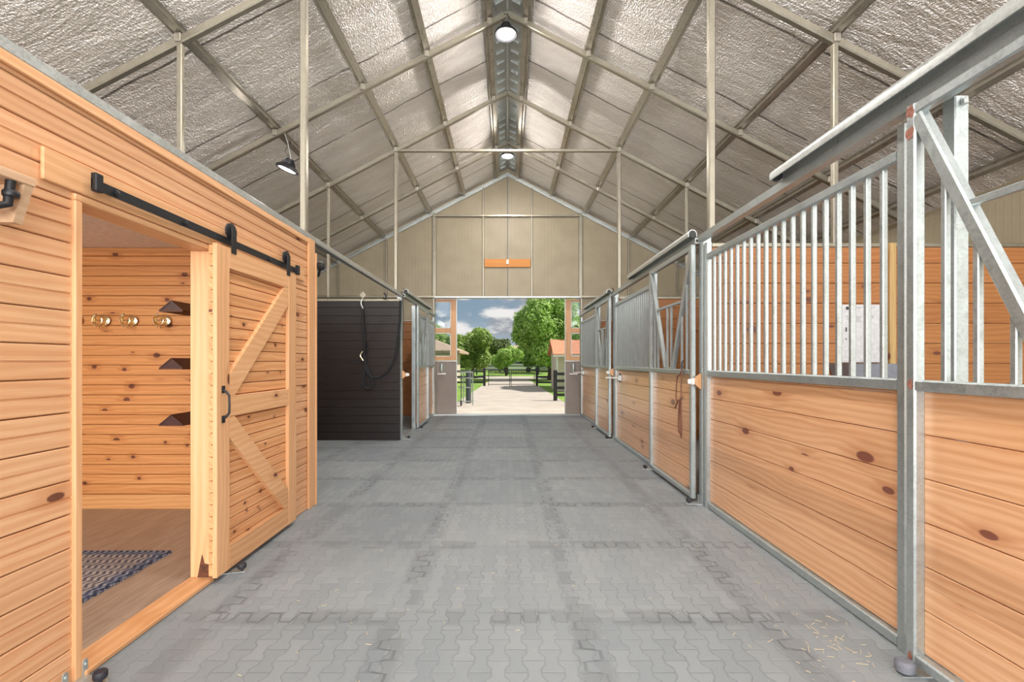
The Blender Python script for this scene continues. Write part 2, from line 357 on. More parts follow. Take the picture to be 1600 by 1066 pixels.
# ------------------------------------------------------------------ mesh builder (world coordinates)
class MB:
    def __init__(s): s.v = []; s.f = []
    def add(s, vs, fs):
        n = len(s.v); s.v += [Vector(p) for p in vs]; s.f += [tuple(i+n for i in f) for f in fs]; return s
    def box(s, x0, x1, y0, y1, z0, z1):
        if x0 > x1: x0, x1 = x1, x0
        if y0 > y1: y0, y1 = y1, y0
        return s.add([(x0,y0,z0),(x1,y0,z0),(x1,y1,z0),(x0,y1,z0),(x0,y0,z1),(x1,y0,z1),(x1,y1,z1),(x0,y1,z1)],
                     [(0,3,2,1),(4,5,6,7),(0,1,5,4),(1,2,6,5),(2,3,7,6),(3,0,4,7)])
    def cbox(s, x0, x1, y0, y1, z0, z1, c=.004):
        """box with chamfered edges (axis aligned)"""
        bm = bmesh.new(); bmesh.ops.create_cube(bm, size=1)
        for v in bm.verts:
            v.co = Vector(((x0+x1)/2+v.co.x*abs(x1-x0), (y0+y1)/2+v.co.y*abs(y1-y0), (z0+z1)/2+v.co.z*abs(z1-z0)))
        c = min(c, .3*min(abs(x1-x0), abs(y1-y0), abs(z1-z0)))
        bmesh.ops.bevel(bm, geom=bm.edges[:], offset=c, segments=1, affect='EDGES')
        bm.verts.ensure_lookup_table(); bm.verts.index_update()
        s.add([v.co.copy() for v in bm.verts], [tuple(v.index for v in f.verts) for f in bm.faces]); bm.free(); return s
    def beam(s, p, q, w, h, up=(0,0,1), c=.15):
        """square tube with softened corners from p to q; w across, h along up"""
        p, q = Vector(p), Vector(q); d_ = (q-p).normalized(); up = Vector(up)
        if abs(d_.dot(up)) > .99: up = Vector((0,1,0))
        a = d_.cross(up).normalized(); b2 = a.cross(d_).normalized()
        k = c*min(w, h)
        pr = [(-w/2+k,-h/2),(w/2-k,-h/2),(w/2,-h/2+k),(w/2,h/2-k),(w/2-k,h/2),(-w/2+k,h/2),(-w/2,h/2-k),(-w/2,-h/2+k)]
        vs = [p+a*x+b2*y for x, y in pr]+[q+a*x+b2*y for x, y in pr]
        n = 8
        return s.add(vs, [tuple(range(n-1,-1,-1)), tuple(range(n,2*n))]+[(i,(i+1)%n,n+(i+1)%n,n+i) for i in range(n)])
    def prof(s, pts, p, q, a, b2):
        """closed profile (x,y) in axes a,b2 swept from p to q"""
        p, q, a, b2 = map(Vector, (p, q, a, b2)); n = len(pts)
        vs = [p+a*x+b2*y for x, y in pts]+[q+a*x+b2*y for x, y in pts]
        return s.add(vs, [tuple(range(n-1,-1,-1)), tuple(range(n,2*n))]+[(i,(i+1)%n,n+(i+1)%n,n+i) for i in range(n)])
    def tube(s, pts, r, n=10, closed=False, caps=True):
        pts = [Vector(p) for p in pts]; m_ = len(pts); base = len(s.v)
        rr = r if isinstance(r, (list, tuple)) else [r]*m_
        up = Vector((0,0,1))
        prev = None
        for i, p in enumerate(pts):
            if closed: t = pts[(i+1)%m_]-pts[i-1]
            else: t = pts[min(i+1,m_-1)]-pts[max(i-1,0)]
            t.normalize()
            if prev is None:
                ref = up if abs(t.dot(up)) < .95 else Vector((1,0,0))
                a = t.cross(ref).normalized()
            else:
                a = (prev-t*prev.dot(t)).normalized()
            prev = a; b2 = t.cross(a)
            for k in range(n):
                th = 2*PI*k/n; s.v.append(p+(a*math.cos(th)+b2*math.sin(th))*rr[i])
        for i in range(m_ if closed else m_-1):
            j = (i+1) % m_
            for k in range(n):
                s.f.append((base+i*n+k, base+i*n+(k+1)%n, base+j*n+(k+1)%n, base+j*n+k))
        if not closed and caps:
            s.f.append(tuple(base+k for k in range(n-1,-1,-1))); s.f.append(tuple(base+(m_-1)*n+k for k in range(n)))
        return s
    def lathe(s, pr, c, n=28, axis='z', rot=None):
        """profile (r, h) about axis through c"""
        c = Vector(c); base = len(s.v)
        for r, h_ in pr:
            for k in range(n):
                th = 2*PI*k/n; v = Vector((r*math.cos(th), r*math.sin(th), h_))
                if axis == 'y': v = Vector((v.x, v.z, v.y))
                if axis == 'x': v = Vector((v.z, v.x, v.y))
                if rot: v = rot @ v
                s.v.append(c+v)
        for i in range(len(pr)-1):
            for k in range(n):
                s.f.append((base+i*n+k, base+i*n+(k+1)%n, base+(i+1)*n+(k+1)%n, base+(i+1)*n+k))
        s.f.append(tuple(base+k for k in range(n-1,-1,-1))); s.f.append(tuple(base+(len(pr)-1)*n+k for k in range(n)))
        return s
    def build(s, name, m, parent=None, smooth=False, fix=True):
        me = bpy.data.meshes.new(name)
        if parent is None:
            xs = [v.x for v in s.v]; ys = [v.y for v in s.v]; zs = [v.z for v in s.v]
            off = Vector(((min(xs)+max(xs))/2, (min(ys)+max(ys))/2, min(zs)))
        else:
            off = Vector((0,0,0)); p = parent
            while p is not None: off += p.location; p = p.parent
        me.from_pydata([v-off for v in s.v], [], s.f)
        if fix:
            bm = bmesh.new(); bm.from_mesh(me); bmesh.ops.recalc_face_normals(bm, faces=bm.faces[:]); bm.to_mesh(me); bm.free()
        me.materials.append(m)
        if smooth:
            for p_ in me.polygons: p_.use_smooth = True
            try: me.set_sharp_from_angle(angle=math.radians(40))
            except Exception: pass
        o = bpy.data.objects.new(name, me); COL.objects.link(o)
        if parent is None: o.location = off
        else: o.parent = parent
        return o

def tag(o, label=None, cat=None, group=None, kind=None):
    if label: o['label'] = label
    if cat: o['category'] = cat
    if group: o['group'] = group
    if kind: o['kind'] = kind
    return o
def thing(name, loc, label, cat, group=None, kind=None):
    o = bpy.data.objects.new(name, None); COL.objects.link(o); o.location = loc; o.empty_display_size = .1
    return tag(o, label, cat, group, kind)
def struct(o, label=None): return tag(o, label, kind='structure')
def copy_tree(o, parent=None):
    c = o.copy(); COL.objects.link(c)
    if parent is not None: c.parent = parent
    for ch in [x for x in bpy.data.objects if x.parent == o]: copy_tree(ch, c)
    return c

def planks(mb, u0, u1, v0, v1, n0, th, plane, pitch, ch=.003, nside=1, bead=False, start=None, gap=.0018):
    """horizontal planks as separate chamfered profiles. plane 'x': wall facing +-X (u=y); 'y': wall facing +-Y (u=x). n0 = face coordinate, nside = direction the face looks"""
    v = v0 if start is None else start
    while v < v1-1e-4:
        a, b2 = max(v, v0), min(v+pitch, v1)
        g = gap
        a2, b3 = a+g, b2-g
        if b3-a2 > .006:
            pr = [(-th, a2), (-ch*1.5, a2), (0, a2+ch), ]
            if bead and b3-a2 > .1:
                mid = (a2+b3)/2
                pr += [(0, mid-.005), (-.006, mid-.0028), (-.006, mid+.0028), (0, mid+.005)]
            pr += [(0, b3-ch), (-ch*1.5, b3), (-th, b3)]
            if plane == 'x': mb.prof(pr, (n0, u0, 0), (n0, u1, 0), (nside, 0, 0), (0, 0, 1))
            else: mb.prof(pr, (u0, n0, 0), (u1, n0, 0), (0, nside, 0), (0, 0, 1))
        v += pitch
    return mb

W = 1.83           # half aisle
HW = 5.49          # half barn
Y0, YB = -5.2, 11.65
RZ, SL_ = 6.0, .52
def rz(x): return RZ-SL_*abs(x)

# ------------------------------------------------------------------ STRUCTURE
struct(MB().box(-HW, HW, Y0, YB, -.12, 0).build('floor', M['pavers']), 'grey interlocking rubber paver floor of the barn aisle')
# ceiling: foil insulation with soft sag and wrinkles
mb = MB()
for sgn in (-1, 1):
    nx, ny = 74, 210
    base = len(mb.v)
    for i in range(nx+1):
        x = .22+(HW+.1-.22)*i/nx
        for j in range(ny+1):
            y = Y0+(YB-Y0)*j/ny
            n_ = noise.noise(Vector((x*.9*sgn, y*2.6, 1.7)))*.022+noise.noise(Vector((x*2.1*sgn, y*7., 4.2)))*.009+noise.noise(Vector((x*5*sgn, y*16., 9.2)))*.004
            mb.v.append(Vector((sgn*x, y, rz(x)+.17+n_)))
    for i in range(nx):
        for j in range(ny):
            a = base+i*(ny+1)+j
            q = (a, a+1, a+ny+2, a+ny+1)
            mb.f.append(q if sgn > 0 else q[::-1])
struct(mb.build('ceiling', M['foil'], smooth=True, fix=False), 'silver foil insulation lining the gabled roof')
# roof skin above the foil
mb = MB()
for sgn in (-1, 1):
    mb.prof([(sgn*.0, rz(0)+.30), (sgn*(HW+.35), rz(HW+.35)+.30), (sgn*(HW+.35), rz(HW+.35)+.34), (0, rz(0)+.34)], (0, Y0, 0), (0, YB+.25, 0), (1,0,0), (0,0,1))
struct(mb.build('trim_1', M['taupe_door']), 'metal roof skin above the foil')
# ridge vent channel with ladder ribs
mb = MB()
for sgn in (-1, 1):
    mb.prof([(0, RZ+.22), (sgn*.24, RZ+.10), (sgn*.24, RZ+.115), (0, RZ+.235)], (0, Y0, 0), (0, YB, 0), (1,0,0), (0,0,1))
    y = Y0+.1
    while y < YB-.05:
        mb.prof([(sgn*.05, RZ+.17), (sgn*.17, RZ+.105), (sgn*.17, RZ+.14), (sgn*.05, RZ+.20)], (0, y, 0), (0, y+.035, 0), (1,0,0), (0,0,1)); y += .25
struct(mb.build('trim_2', M['galv_bright']), 'ribbed galvanised ridge cap along the peak of the roof')

# gable wall with opening
OX, OZ = 1.84, 2.95
mb = MB()
mb.box(-HW, -OX, YB, YB+.1, 0, OZ); mb.box(OX, HW, YB, YB+.1, 0, OZ)
mb.prof([(-HW, OZ), (HW, OZ), (HW, rz(HW)+.25), (0, RZ+.27), (-HW, rz(HW)+.25)], (0, YB, 0), (0, YB+.1, 0), (1,0,0), (0,0,1))
wb = struct(mb.build('wall_back', M['taupe']), 'taupe metal gable wall at the far end of the aisle')
# framing of the gable
def gf(name, mbx, label=None, mm='galv_warm'):
    return mbx.build(name, M[mm], wb)
for x, w_ in ((-.61,.035),(.61,.035),(-1.84,.09),(1.84,.09),(-3.05,.04),(3.05,.04),(-4.27,.04),(4.27,.04)):
    gf('wall_stud', MB().beam((x, YB-.03, OZ), (x, YB-.03, rz(x)+.05), w_, .05))
gf('wall_stud', MB().beam((0, YB-.012, OZ), (0, YB-.012, RZ), .018, .02), mm='grey')
for x in (-1.86, 1.86): gf('jamb', MB().beam((x, YB-.03, 0), (x, YB-.03, OZ), .05, .05))
gf('girt', MB().beam((-1.84, YB-.05, 5.02), (1.84, YB-.05, 5.02), .04, .05))
gf('girt', MB().beam((-HW, YB-.06, OZ+.03), (-OX, YB-.06, OZ+.03), .05, .06))
gf('girt', MB().beam((OX, YB-.06, OZ+.03), (HW, YB-.06, OZ+.03), .05, .06))
gf('header', MB().beam((-OX, YB-.05, OZ+.02), (OX, YB-.05, OZ+.02), .06, .05), mm='galv_bright')
for sgn in (-1, 1):
    gf('rake_angle', MB().prof([(0,0),(.07,0),(.07,-.02),(.02,-.02),(.02,-.08),(0,-.08)], (0, YB-.02, rz(0)+.10), (sgn*HW, YB-.02, rz(HW)+.10), (0,-1,0), (0,0,1)), mm='galv_bright')
struct(MB().box(-1.9, 1.9, YB-.04, YB+.14, 0, .012).build('trim_3', M['galv_bright']), 'pale metal sill strip across the far doorway')
# side walls
for sgn, nm in ((-1, 'left'), (1, 'right')):
    wl = struct(MB().box(sgn*HW, sgn*(HW+.08), Y0, YB+.1, 0, rz(HW)+.2).build('wall_'+nm, M['taupe']), 'taupe metal outer wall on the %s behind the stalls' % nm)
    for z in (1.1, 2.3): MB().beam((sgn*(HW-.03), Y0, z), (sgn*(HW-.03), YB-.1, z), .05, .06).build('girt', M['galv_warm'], wl)
    for y in (4.37, 7.98): MB().beam((sgn*(HW-.04), y, 0), (sgn*(HW-.04), y, rz(HW)), .07, .07).build('wall_stud', M['galv_warm'], wl)
# purlins: hat channels
for x in (.24, 1.08, 1.93, 3.10, 4.3, 5.15):
    for sgn in (-1, 1):
        z = rz(x)+.065
        side = 'left' if sgn < 0 else 'right'
        num = {.24:'first', 1.08:'second', 1.93:'third', 3.10:'fourth', 4.3:'fifth', 5.15:'sixth'}[x]
        pr = [(-.062,.05),(-.062,.044),(-.034,.044),(-.028,0),(.028,0),(.034,.044),(.062,.044),(.062,.05),(.026,.05),(.020,.01),(-.020,.01),(-.026,.05)]
        a = Vector((1, 0, -SL_*sgn)).normalized(); b2 = Vector((SL_*sgn, 0, 1)).normalized()
        o = MB().prof(pr, (sgn*x, Y0, z), (sgn*x, YB-.02, z), a, b2).build('purlin', M['purlin'])
        tag(o, 'long galvanised hat channel under the %s roof slope, %s from the ridge' % (side, num), 'purlin', 'roof purlins')
# trusses
def truss(y, posts, lab):
    t = thing('roof_truss', (0, y, 2.5), lab, 'roof truss', 'galvanised roof trusses')
    for sgn in (-1, 1):
        MB().beam((0, y, rz(0)), (sgn*HW, y, rz(HW)), .065, .075).build('rafter', M['galv_warm'], t)
        for x in (.24, 1.08, 1.93, 3.10, 4.3):
            MB().cbox(sgn*x-.03, sgn*x+.03, y-.05, y-.03, rz(x)-.03, rz(x)+.05).build('purlin_clip', M['purlin'], t)
    if posts:
        for sgn in (-1, 1):
            MB().beam((sgn*1.93, y, 2.56), (sgn*1.93, y, rz(1.93)-.035), .062, .062, (0,1,0)).build('post', M['galv_warm'], t)
            MB().beam((sgn*3.10, y, 2.46), (sgn*3.10, y, rz(3.10)-.035), .05, .05, (0,1,0)).build('post', M['galv_warm'], t)
        MB().beam((-1.9, y, 5.0), (1.9, y, 5.0), .05, .05).build('collar_tie', M['galv_warm'], t)
truss(4.37, True, 'nearest roof truss, its tall posts running out of the top of the photo')
truss(6.17, False, 'roof truss without posts that carries the lamp nearest the camera')
truss(7.98, True, 'roof truss in the middle distance with a horizontal tie below the ridge')
truss(9.80, False, 'farthest roof truss, closest to the gable wall, without a tie')

# ------------------------------------------------------------------ ridge conduit
mb = MB().tube([(.0, Y0, RZ-.02+.06), (.0, 9.9, RZ-.02+.06)], .014, 8)
tag(mb.build('conduit', M['galv_bright'], smooth=True), 'thin bright pipe running along under the ridge of the roof', 'conduit')

# ------------------------------------------------------------------ high bay lamps
LENS = emis('lamp_lens_glow', (.95, .91, .86), .55)
def lamp(c, tilt, hang, lab, power, hook):
    t = thing('high_bay_lamp', c, lab, 'lamp', 'round high bay lamps')
    R = Matrix.Rotation(tilt, 3, 'Y')
    hs = [(.03,.13),(.05,.13),(.055,.06),(.10,.045),(.142,.012),(.148,-.012),(.138,-.020),(.125,-.012)]
    MB().lathe(hs, c, 36, 'z', R).build('housing', M['black'], t, True)
    MB().lathe([(.128,-.010),(.10,-.013),(.0,-.014)][::1], c, 36, 'z', R).build('lens', LENS, t, True)
    ring = MB(); cc = Vector(c)+R@Vector((0,0,-.0155))
    ring.tube([cc+R@Vector((.05*math.cos(k/20*2*PI), .05*math.sin(k/20*2*PI), 0)) for k in range(20)], .006, 6, True)
    ring.build('lens_ring', M['glass_lens'], t, True)
    for k in range(8):
        a = k*PI/4; d1 = R@Vector((math.cos(a), math.sin(a), 0))
        p = Vector(c)+R@Vector((0,0,.13))+d1*.03; q = Vector(c)+R@Vector((0,0,.05))+d1*.085
        MB().beam(p, q, .006, .03).build('cooling_fin', M['black'], t)
    p = Vector(c)+R@Vector((0,0,.13)); top = Vector(hook)
    MB().tube([p, p+Vector((0,0,.04)), p.lerp(top,.6)+Vector((.015,0,0)), top], .006, 8).build('hanger', M['galv_bright'], t, True)
    cable = [p+Vector((.01,0,0)), p.lerp(top,.3)+Vector((-.05,0,.0)), p.lerp(top,.65)+Vector((.05,.02,.02)), top+Vector((-.03,0,.0))]
    MB().tube(cable, .004, 6).build('cable', M['black'], t, True)
    if power:
        l = area('lamp_light', Vector(c)+R@Vector((0,0,-.022)), (0, tilt, 0), .24, .24, power*.75, (1, .94, .88), 'DISK')
        pl = bpy.data.lights.new('lamp_glow', 'POINT'); pl.energy = power*.55; pl.shadow_soft_size = .09; pl.color = (1, .93, .86)
        po = bpy.data.objects.new('lamp_glow', pl); COL.objects.link(po); po.location = Vector(c)+R@Vector((0,0,-.07))
lamp((-.02, 6.0, 5.62), 0, None, 'round lamp hanging under the ridge, the one nearest the camera', 90, (-.02, 6.1, 5.96))
lamp((-.0, 9.65, 5.66), 0, None, 'small round lamp under the ridge near the far gable', 80, (0, 9.75, 5.98))
lamp((-2.95, 6.17, 3.93), .35, None, 'round tilted lamp hung from the left roof slope over the open bay', 16, (-2.99, 6.17, 4.42))

lamp((-.0, 2.4, 5.62), 0, None, 'added round lamp under the ridge above the camera, out of the frame', 90, (0, 2.5, 5.98))  # out-of-view lamp added to brighten the aisle and floor
lamp((-.0, -1.4, 5.62), 0, None, 'added unseen round lamp under the ridge behind the camera', 90, (0, -1.3, 5.98))  # another unseen lamp, put in for more light from above

# ------------------------------------------------------------------ TACK ROOM (left)
TY0, TY1, TX = -1.5, 4.30, -W
TO0, TO1, TOZ = 1.97, 2.83, 2.03
TH = 2.47
mb = MB()
planks(mb, TY0, TO0-.006, .0, TOZ, TX, .03, 'x', .142, .004, nside=1, bead=True)
planks(mb, TO1+.006, TY1, .0, TOZ, TX, .03, 'x', .142, .004, nside=1, bead=True)
planks(mb, TY0, TY1, TOZ, TH, TX, .03, 'x', .142, .004, nside=1, bead=True, start=TOZ-(TOZ % .142))
wf = struct(mb.build('wall_tack_room', M['siding']), 'honey pine board wall of the tack room along the aisle')
mb = MB(); mb.box(TX-.11, TX-.031, TY0, TO0-.02, 0, TH); mb.box(TX-.11, TX-.031, TO1+.02, TY1-.02, 0, TH); mb.box(TX-.11, TX-.031, TO0-.02, TO1+.02, TOZ+.02, TH)
mb.build('wall_core', M['siding_x'], wf)
mb = MB(); planks(mb, TX-.03, -HW+.02, 0, 2.44, TY1, .03, 'y', .142, nside=1); mb.box(-HW+.02, TX-.03, TY1-.07, TY1-.031, 0, 2.44)
struct(mb.build('wall_tack_room_end', M['siding_x']), 'outer end wall of the tack room facing the open bay')
mb = MB(); planks(mb, -HW+.02, TX-.12, .14, 2.39, TY1-.10, .02, 'y', .0905, nside=-1)
struct(mb.build('wall_tack_room_back', M['siding_x']), 'knotty pine board lining seen through the tack room doorway')
struct(MB().cbox(-HW+.02, TX-.12, TY1-.115, TY1-.101, .0, .14).build('baseboard_tack_room', M['trim_x']), 'pine baseboard at the foot of the tack room lining')
struct(MB().box(-HW+.02, TX-.115, TY0, TY1-.1, 2.39, 2.43).build('ceiling_tack_room', M['white']), 'white tack room ceiling')
mb = MB(); planks(mb, TY0+.1, TY1-.12, .0, 2.39, -HW+.06, .02, 'x', .0905, nside=1)
struct(mb.build('wall_tack_room_left', M['siding']), 'pine lining of the far side of the tack room')
struct(MB().box(-HW+.02, TX-.12, TY0, TY1-.1, .001, .012).build('floor_tack_room', M['vinyl']), 'taupe wood-look vinyl floor of the tack room')
# door casing
struct(MB().cbox(TX-.12, TX+.015, TO0-.035, TO0, 0, TOZ+.0).build('trim_4', M['trim_z']), 'pine jamb on the camera side of the tack room doorway')
jb = struct(MB().cbox(TX-.12, TX+.012, TO1, TO1+.04, .0, TOZ+.0).build('trim_5', M['trim_z']), 'pine jamb between the doorway and the sliding door')
mb = MB(); mb.add([(TX-.075, TO1-.001, .02), (TX+.011, TO1-.001, .02), (TX+.011, TO1-.001, .10), (TX-.03, TO1-.001, .11), (TX-.045, TO1-.001, .17), (TX-.06, TO1-.001, .10)], [(0,1,2,3,4,5)])
o = mb.build('water_stain', M['stain'], jb, fix=False)
struct(MB().cbox(TX-.12, TX+.014, TO0-.035, TO1+.04, TOZ, TOZ+.03).build('trim_6', M['trim_y']), 'pine head jamb over the tack room doorway')
struct(MB().cbox(TX+.001, TX+.016, 1.80, 4.12, TOZ+.035, TOZ+.165, .004).build('trim_7', M['trim_y']), 'flat pine header board that carries the door track')
struct(MB().cbox(TX-.12, TX+.03, TO0, TO1, .002, .026).build('trim_8', M['trim_y']), 'worn pine threshold of the tack room doorway')
struct(MB().cbox(TX+.001, TX+.022, 4.20, 4.33, .0, TH+.01).build('trim_9', M['trim_z']), 'pale pine corner board at the end of the tack room')
struct(MB().cbox(TX-.005, TX+.03, 4.335, 4.36, .0, TH-.10).build('trim_10', M['trim_z']), 'pine edge board closing the tack room corner')
struct(MB().cbox(TX+.001, TX+.018, TY0, 4.2, TH-.04, TH+.005).build('trim_11', M['trim_y']), 'narrow pine strip under the metal top of the tack room wall')
# eave beam/top track on the left: galvanised
o = MB().beam((-W-.02, TY0, 2.50), (-W-.02, 8.0, 2.50), .07, .055).build('top_beam', M['galv_bright'])
tag(o, 'long galvanised beam on top of the tack room wall that crosses the open bay', 'beam')

# sliding barn door
dl = thing('door_1', (TX, 3.3, 0), 'sliding pine barn door with diagonal braces beside the tack room doorway', 'door', kind='structure')
DY0, DY1, DZ0, DZ1 = 2.79, 3.84, .035, 2.07
DXb, DXf = TX+.018, TX+.070
mb = MB(); planks(mb, DY0+.004, DY1-.004, DZ0+.01, DZ1-.01, DXb+.022, .022, 'x', .0725, .004, 1)
mb.build('board_panel', M['door_board'], dl)
SW = .13
for a, b2 in ((DY0, DY0+SW), (DY1-SW, DY1)):
    MB().cbox(DXb+.0225, DXf, a, b2, DZ0, DZ1, .003).build('stile', M['trim_z'], dl)
for a, b2 in ((DZ0, DZ0+.15), (1.0, 1.13), (DZ1-.13, DZ1)):
    MB().cbox(DXb+.0225, DXf-.001, DY0+SW, DY1-SW, a, b2, .003).build('rail', M['trim_y'], dl)
bw = .135
def brace(p, q):
    """board between two (y,z) points, clipped to the opening by its ends being cut upright"""
    (y0, z0), (y1, z1) = p, q
    L = math.hypot(y1-y0, z1-z0); hv = bw/ (abs(y1-y0)/L) /2
    return MB().prof([(y0, z0-hv), (y0, z0+hv), (y1, z1+hv), (y1, z1-hv)] , (DXb+.0225, 0, 0), (DXf-.002, 0, 0), (0,1,0), (0,0,1))
ya, yb = DY0+SW, DY1-SW
def clipbrace(pA, pB, zlo, zhi):
    (y0, z0), (y1, z1) = pA, pB
    L = math.hypot(y1-y0, z1-z0); hv = bw/(abs(y1-y0)/L)/2
    poly = [(y0, z0-hv), (y0, z0+hv), (y1, z1+hv), (y1, z1-hv)]
    def clip(poly, f, inter):
        out = []
        for i in range(len(poly)):
            a, b_ = poly[i], poly[(i+1) % len(poly)]
            if f(a): out.append(a)
            if f(a) != f(b_): out.append(inter(a, b_))
        return out
    for zc, sg in ((zlo, 1), (zhi, -1)):
        poly = clip(poly, lambda p: sg*(p[1]-zc) >= 0, lambda a, b_: (a[0]+(b_[0]-a[0])*(zc-a[1])/(b_[1]-a[1]), zc))
    return MB().prof(poly, (DXb+.0225, 0, 0), (DXf-.002, 0, 0), (0,1,0), (0,0,1))
clipbrace((ya, 1.17), (yb, 1.90), 1.131, DZ1-.131).build('brace', M['trim_y'], dl)
clipbrace((ya, .96), (yb, .22), DZ0+.151, .999).build('brace', M['trim_y'], dl)
hb = MB(); hx = DXf
hb.tube([(hx, DY0+.06, 1.17), (hx+.018, DY0+.06, 1.165), (hx+.038, DY0+.06, 1.14), (hx+.040, DY0+.06, 1.08), (hx+.038, DY0+.06, 1.03), (hx+.018, DY0+.06, 1.005), (hx, DY0+.06, 1.0)], [.009,.008,.007,.0065,.007,.008,.009], 10)
hb.cbox(hx, hx+.006, DY0+.045, DY0+.075, 1.155, 1.20, .002); hb.cbox(hx, hx+.006, DY0+.045, DY0+.075, .97, 1.015, .002)
tag(hb.build('handle', M['black'], dl, True), 'black iron pull handle')
for y in (DY0+.17, DY1-.14):
    hg = MB(); hg.cbox(DXf, DXf+.006, y-.026, y+.026, DZ1-.03, DZ1+.13, .002)
    hg.lathe([(.012,0),(.022,.0),(.022,.018),(.012,.018)], (DXf-.02, y, DZ1+.125), 20, 'x')
    h_o = hg.build('hanger', M['black'], dl, True)
    MB().lathe([(.034,0),(.052,.002),(.046,.008),(.046,.012),(.052,.018),(.034,.020)], (DXf-.026, y, DZ1+.115), 24, 'x').build('wheel', M['black'], h_o, True)
tk = thing('door_track', (TX+.02, 2.9, 2.1), 'flat black steel track above the tack room doorway', 'track')
MB().cbox(TX+.040, TX+.047, 1.98, 3.93, 2.095, 2.140, .001).build('bar', M['black'], tk)
for y in (2.10, 2.55, 3.0, 3.45, 3.86):
    MB().lathe([(.010,-.022),(.010,.008),(.014,.008),(.014,.014),(.006,.016)], (TX+.040, y, 2.117), 12, 'x').build('bolt', M['black'], tk, True)
for y in (2.0, 3.91):
    MB().cbox(TX+.036, TX+.062, y-.02, y+.02, 2.085, 2.165, .004).build('end_stop', M['black'], tk)

# guide rollers on the floor
def guide(x, y, side, lab):
    """bracket plate screwed to the frame with a black roller in front"""
    t = thing('floor_guide', (x, y, 0), lab, 'door guide', 'floor guide rollers')
    s_ = side
    mb = MB(); pts = []
    mb.prof([(0,-.055),(0,.055),(.05,.035),(.11,.022),(.135,.012),(.14,0),(.135,-.012),(.11,-.022),(.05,-.035)], (x, y, .002), (x, y, .008), (s_,0,0), (0,1,0))
    for k in (-.045, .045):
        mb.prof([(k-.012,0),(k+.012,0),(k+.012,.065),(k+.006,.075),(k-.006,.075),(k-.012,.065)], (x+s_*.001, y, .0), (x+s_*.006, y, .0), (0,1,0), (0,0,1))
    mb.build('bracket', M['galv_bright'], t)
    MB().lathe([(.008,.008),(.008,.02),(.022,.022),(.026,.028),(.026,.048),(.022,.054),(.010,.056)], (x+s_*.108, y, 0), 20).build('roller', M['blackrubber'], t, True)
    for k in (-.045, .045):
        MB().lathe([(.006,0),(.006,.004),(.003,.006)], (x+s_*.006, y+k, .055), 8, 'x').build('screw', M['galv'], t)
    return t
guide(TX+.016, 1.93, 1, 'metal floor bracket with black roller at the tack room doorway nearest the camera')
guide(TX+.016, 2.96, 1, 'floor roller under the near edge of the sliding pine door')

# shelf with pipe bracket at far left
sh = thing('wall_shelf', (TX, 1.3, 1.9), 'raw board shelf on a black pipe at the left edge of the photo', 'shelf')
MB().cbox(TX, TX+.19, .7, 1.605, 1.955, 1.985, .003).build('shelf_board', M['board'], sh)
MB().prof([(0, 1.825), (0, 1.954), (.185, 1.954), (.145, 1.825)], (TX, 1.57, 0), (TX, 1.60, 0), (1,0,0), (0,0,1)).build('end_board', M['board'], sh)
pp = MB(); pp.tube([(TX+.005, 1.40, 1.855), (TX+.10, 1.43, 1.855), (TX+.145, 1.505, 1.858), (TX+.165, 1.535, 1.875), (TX+.17, 1.54, 1.955)], .0135, 14)
pp.lathe([(.02,0),(.022,.003),(.022,.017),(.02,.02)], (TX+.17, 1.54, 1.90), 16); pp.lathe([(.04,0),(.04,.006)], (TX+.0, 1.40, 1.855), 20, 'x')
pp.build('pipe_bracket', M['black'], sh, True)

# security lamp on the corner
cmr = thing('corner_sensor', (TX+.05, 4.34, 2.28), 'small black round fitting on the corner post of the tack room', 'sensor')
MB().lathe([(.02,0),(.04,.01),(.042,.05),(.03,.065),(.008,.068)], (TX+.02, 4.385, 2.26), 18, 'x').build('body', M['black'], cmr, True)
MB().tube([(TX+.05, 4.385, 2.25), (TX+.0, 4.5, 2.25), (TX-.05, 4.58, 2.20)], .012, 8).build('arm', M['black'], cmr, True)

# rug
mb = MB(); mb.cbox(-3.4, -2.36, 2.25, 3.24, .012, .022, .003)
for k in range(44):
    y = 2.27+k*.022
    mb.box(-2.36, -2.35+random.uniform(0,.006), y, y+.012, .013, .018)
tag(mb.build('area_rug', M['rug']), 'blue and cream woven rug on the tack room floor', 'rug')

# bridle hooks
def bridle_hook(x, lab):
    y, z = TY1-.121, 1.72
    t = thing('bridle_hook', (x, y, z), lab, 'bridle hook', 'brass bridle hooks')
    MB().lathe([(.042,0),(.044,-.004),(.03,-.010),(.012,-.012)], (x, y, z), 24, 'y').build('back_plate', M['brass'], t, True)
    pts = [(x-.055*math.cos(a), y-.05-.02*math.cos(a)**2, z+.065*math.sin(a)) for a in [(-1.1+2.2*k/14) for k in range(15)]]
    MB().tube([(p[0]-.0, p[1], p[2]) for p in pts], .009, 8).build('front_crescent', M['brass'], t, True)
    MB().tube([(x-.03+.034*math.cos(a), y-.035, z+.036*math.sin(a)) for a in [k/20*2*PI for k in range(20)]], .006, 8, True).build('ring', M['brass'], t, True)
    MB().tube([(x, y, z), (x, y-.05, z), (x-.05, y-.055, z)], .007, 8).build('arm', M['brass'], t, True)
    MB().tube([(x, y-.01, z-.03), (x, y-.03, z-.065), (x, y-.055, z-.07), (x, y-.065, z-.05)], .006, 8).build('lower_hook', M['brass'], t, True)
for x, lab in ((-3.90, 'brass bridle hook half hidden by the near door jamb'), (-3.65, 'brass bridle hook, second from the near door jamb'),
               (-3.40, 'brass bridle hook in the middle of the tack room lining'), (-3.10, 'brass bridle hook just under the top saddle rack')):
    bridle_hook(x, lab)
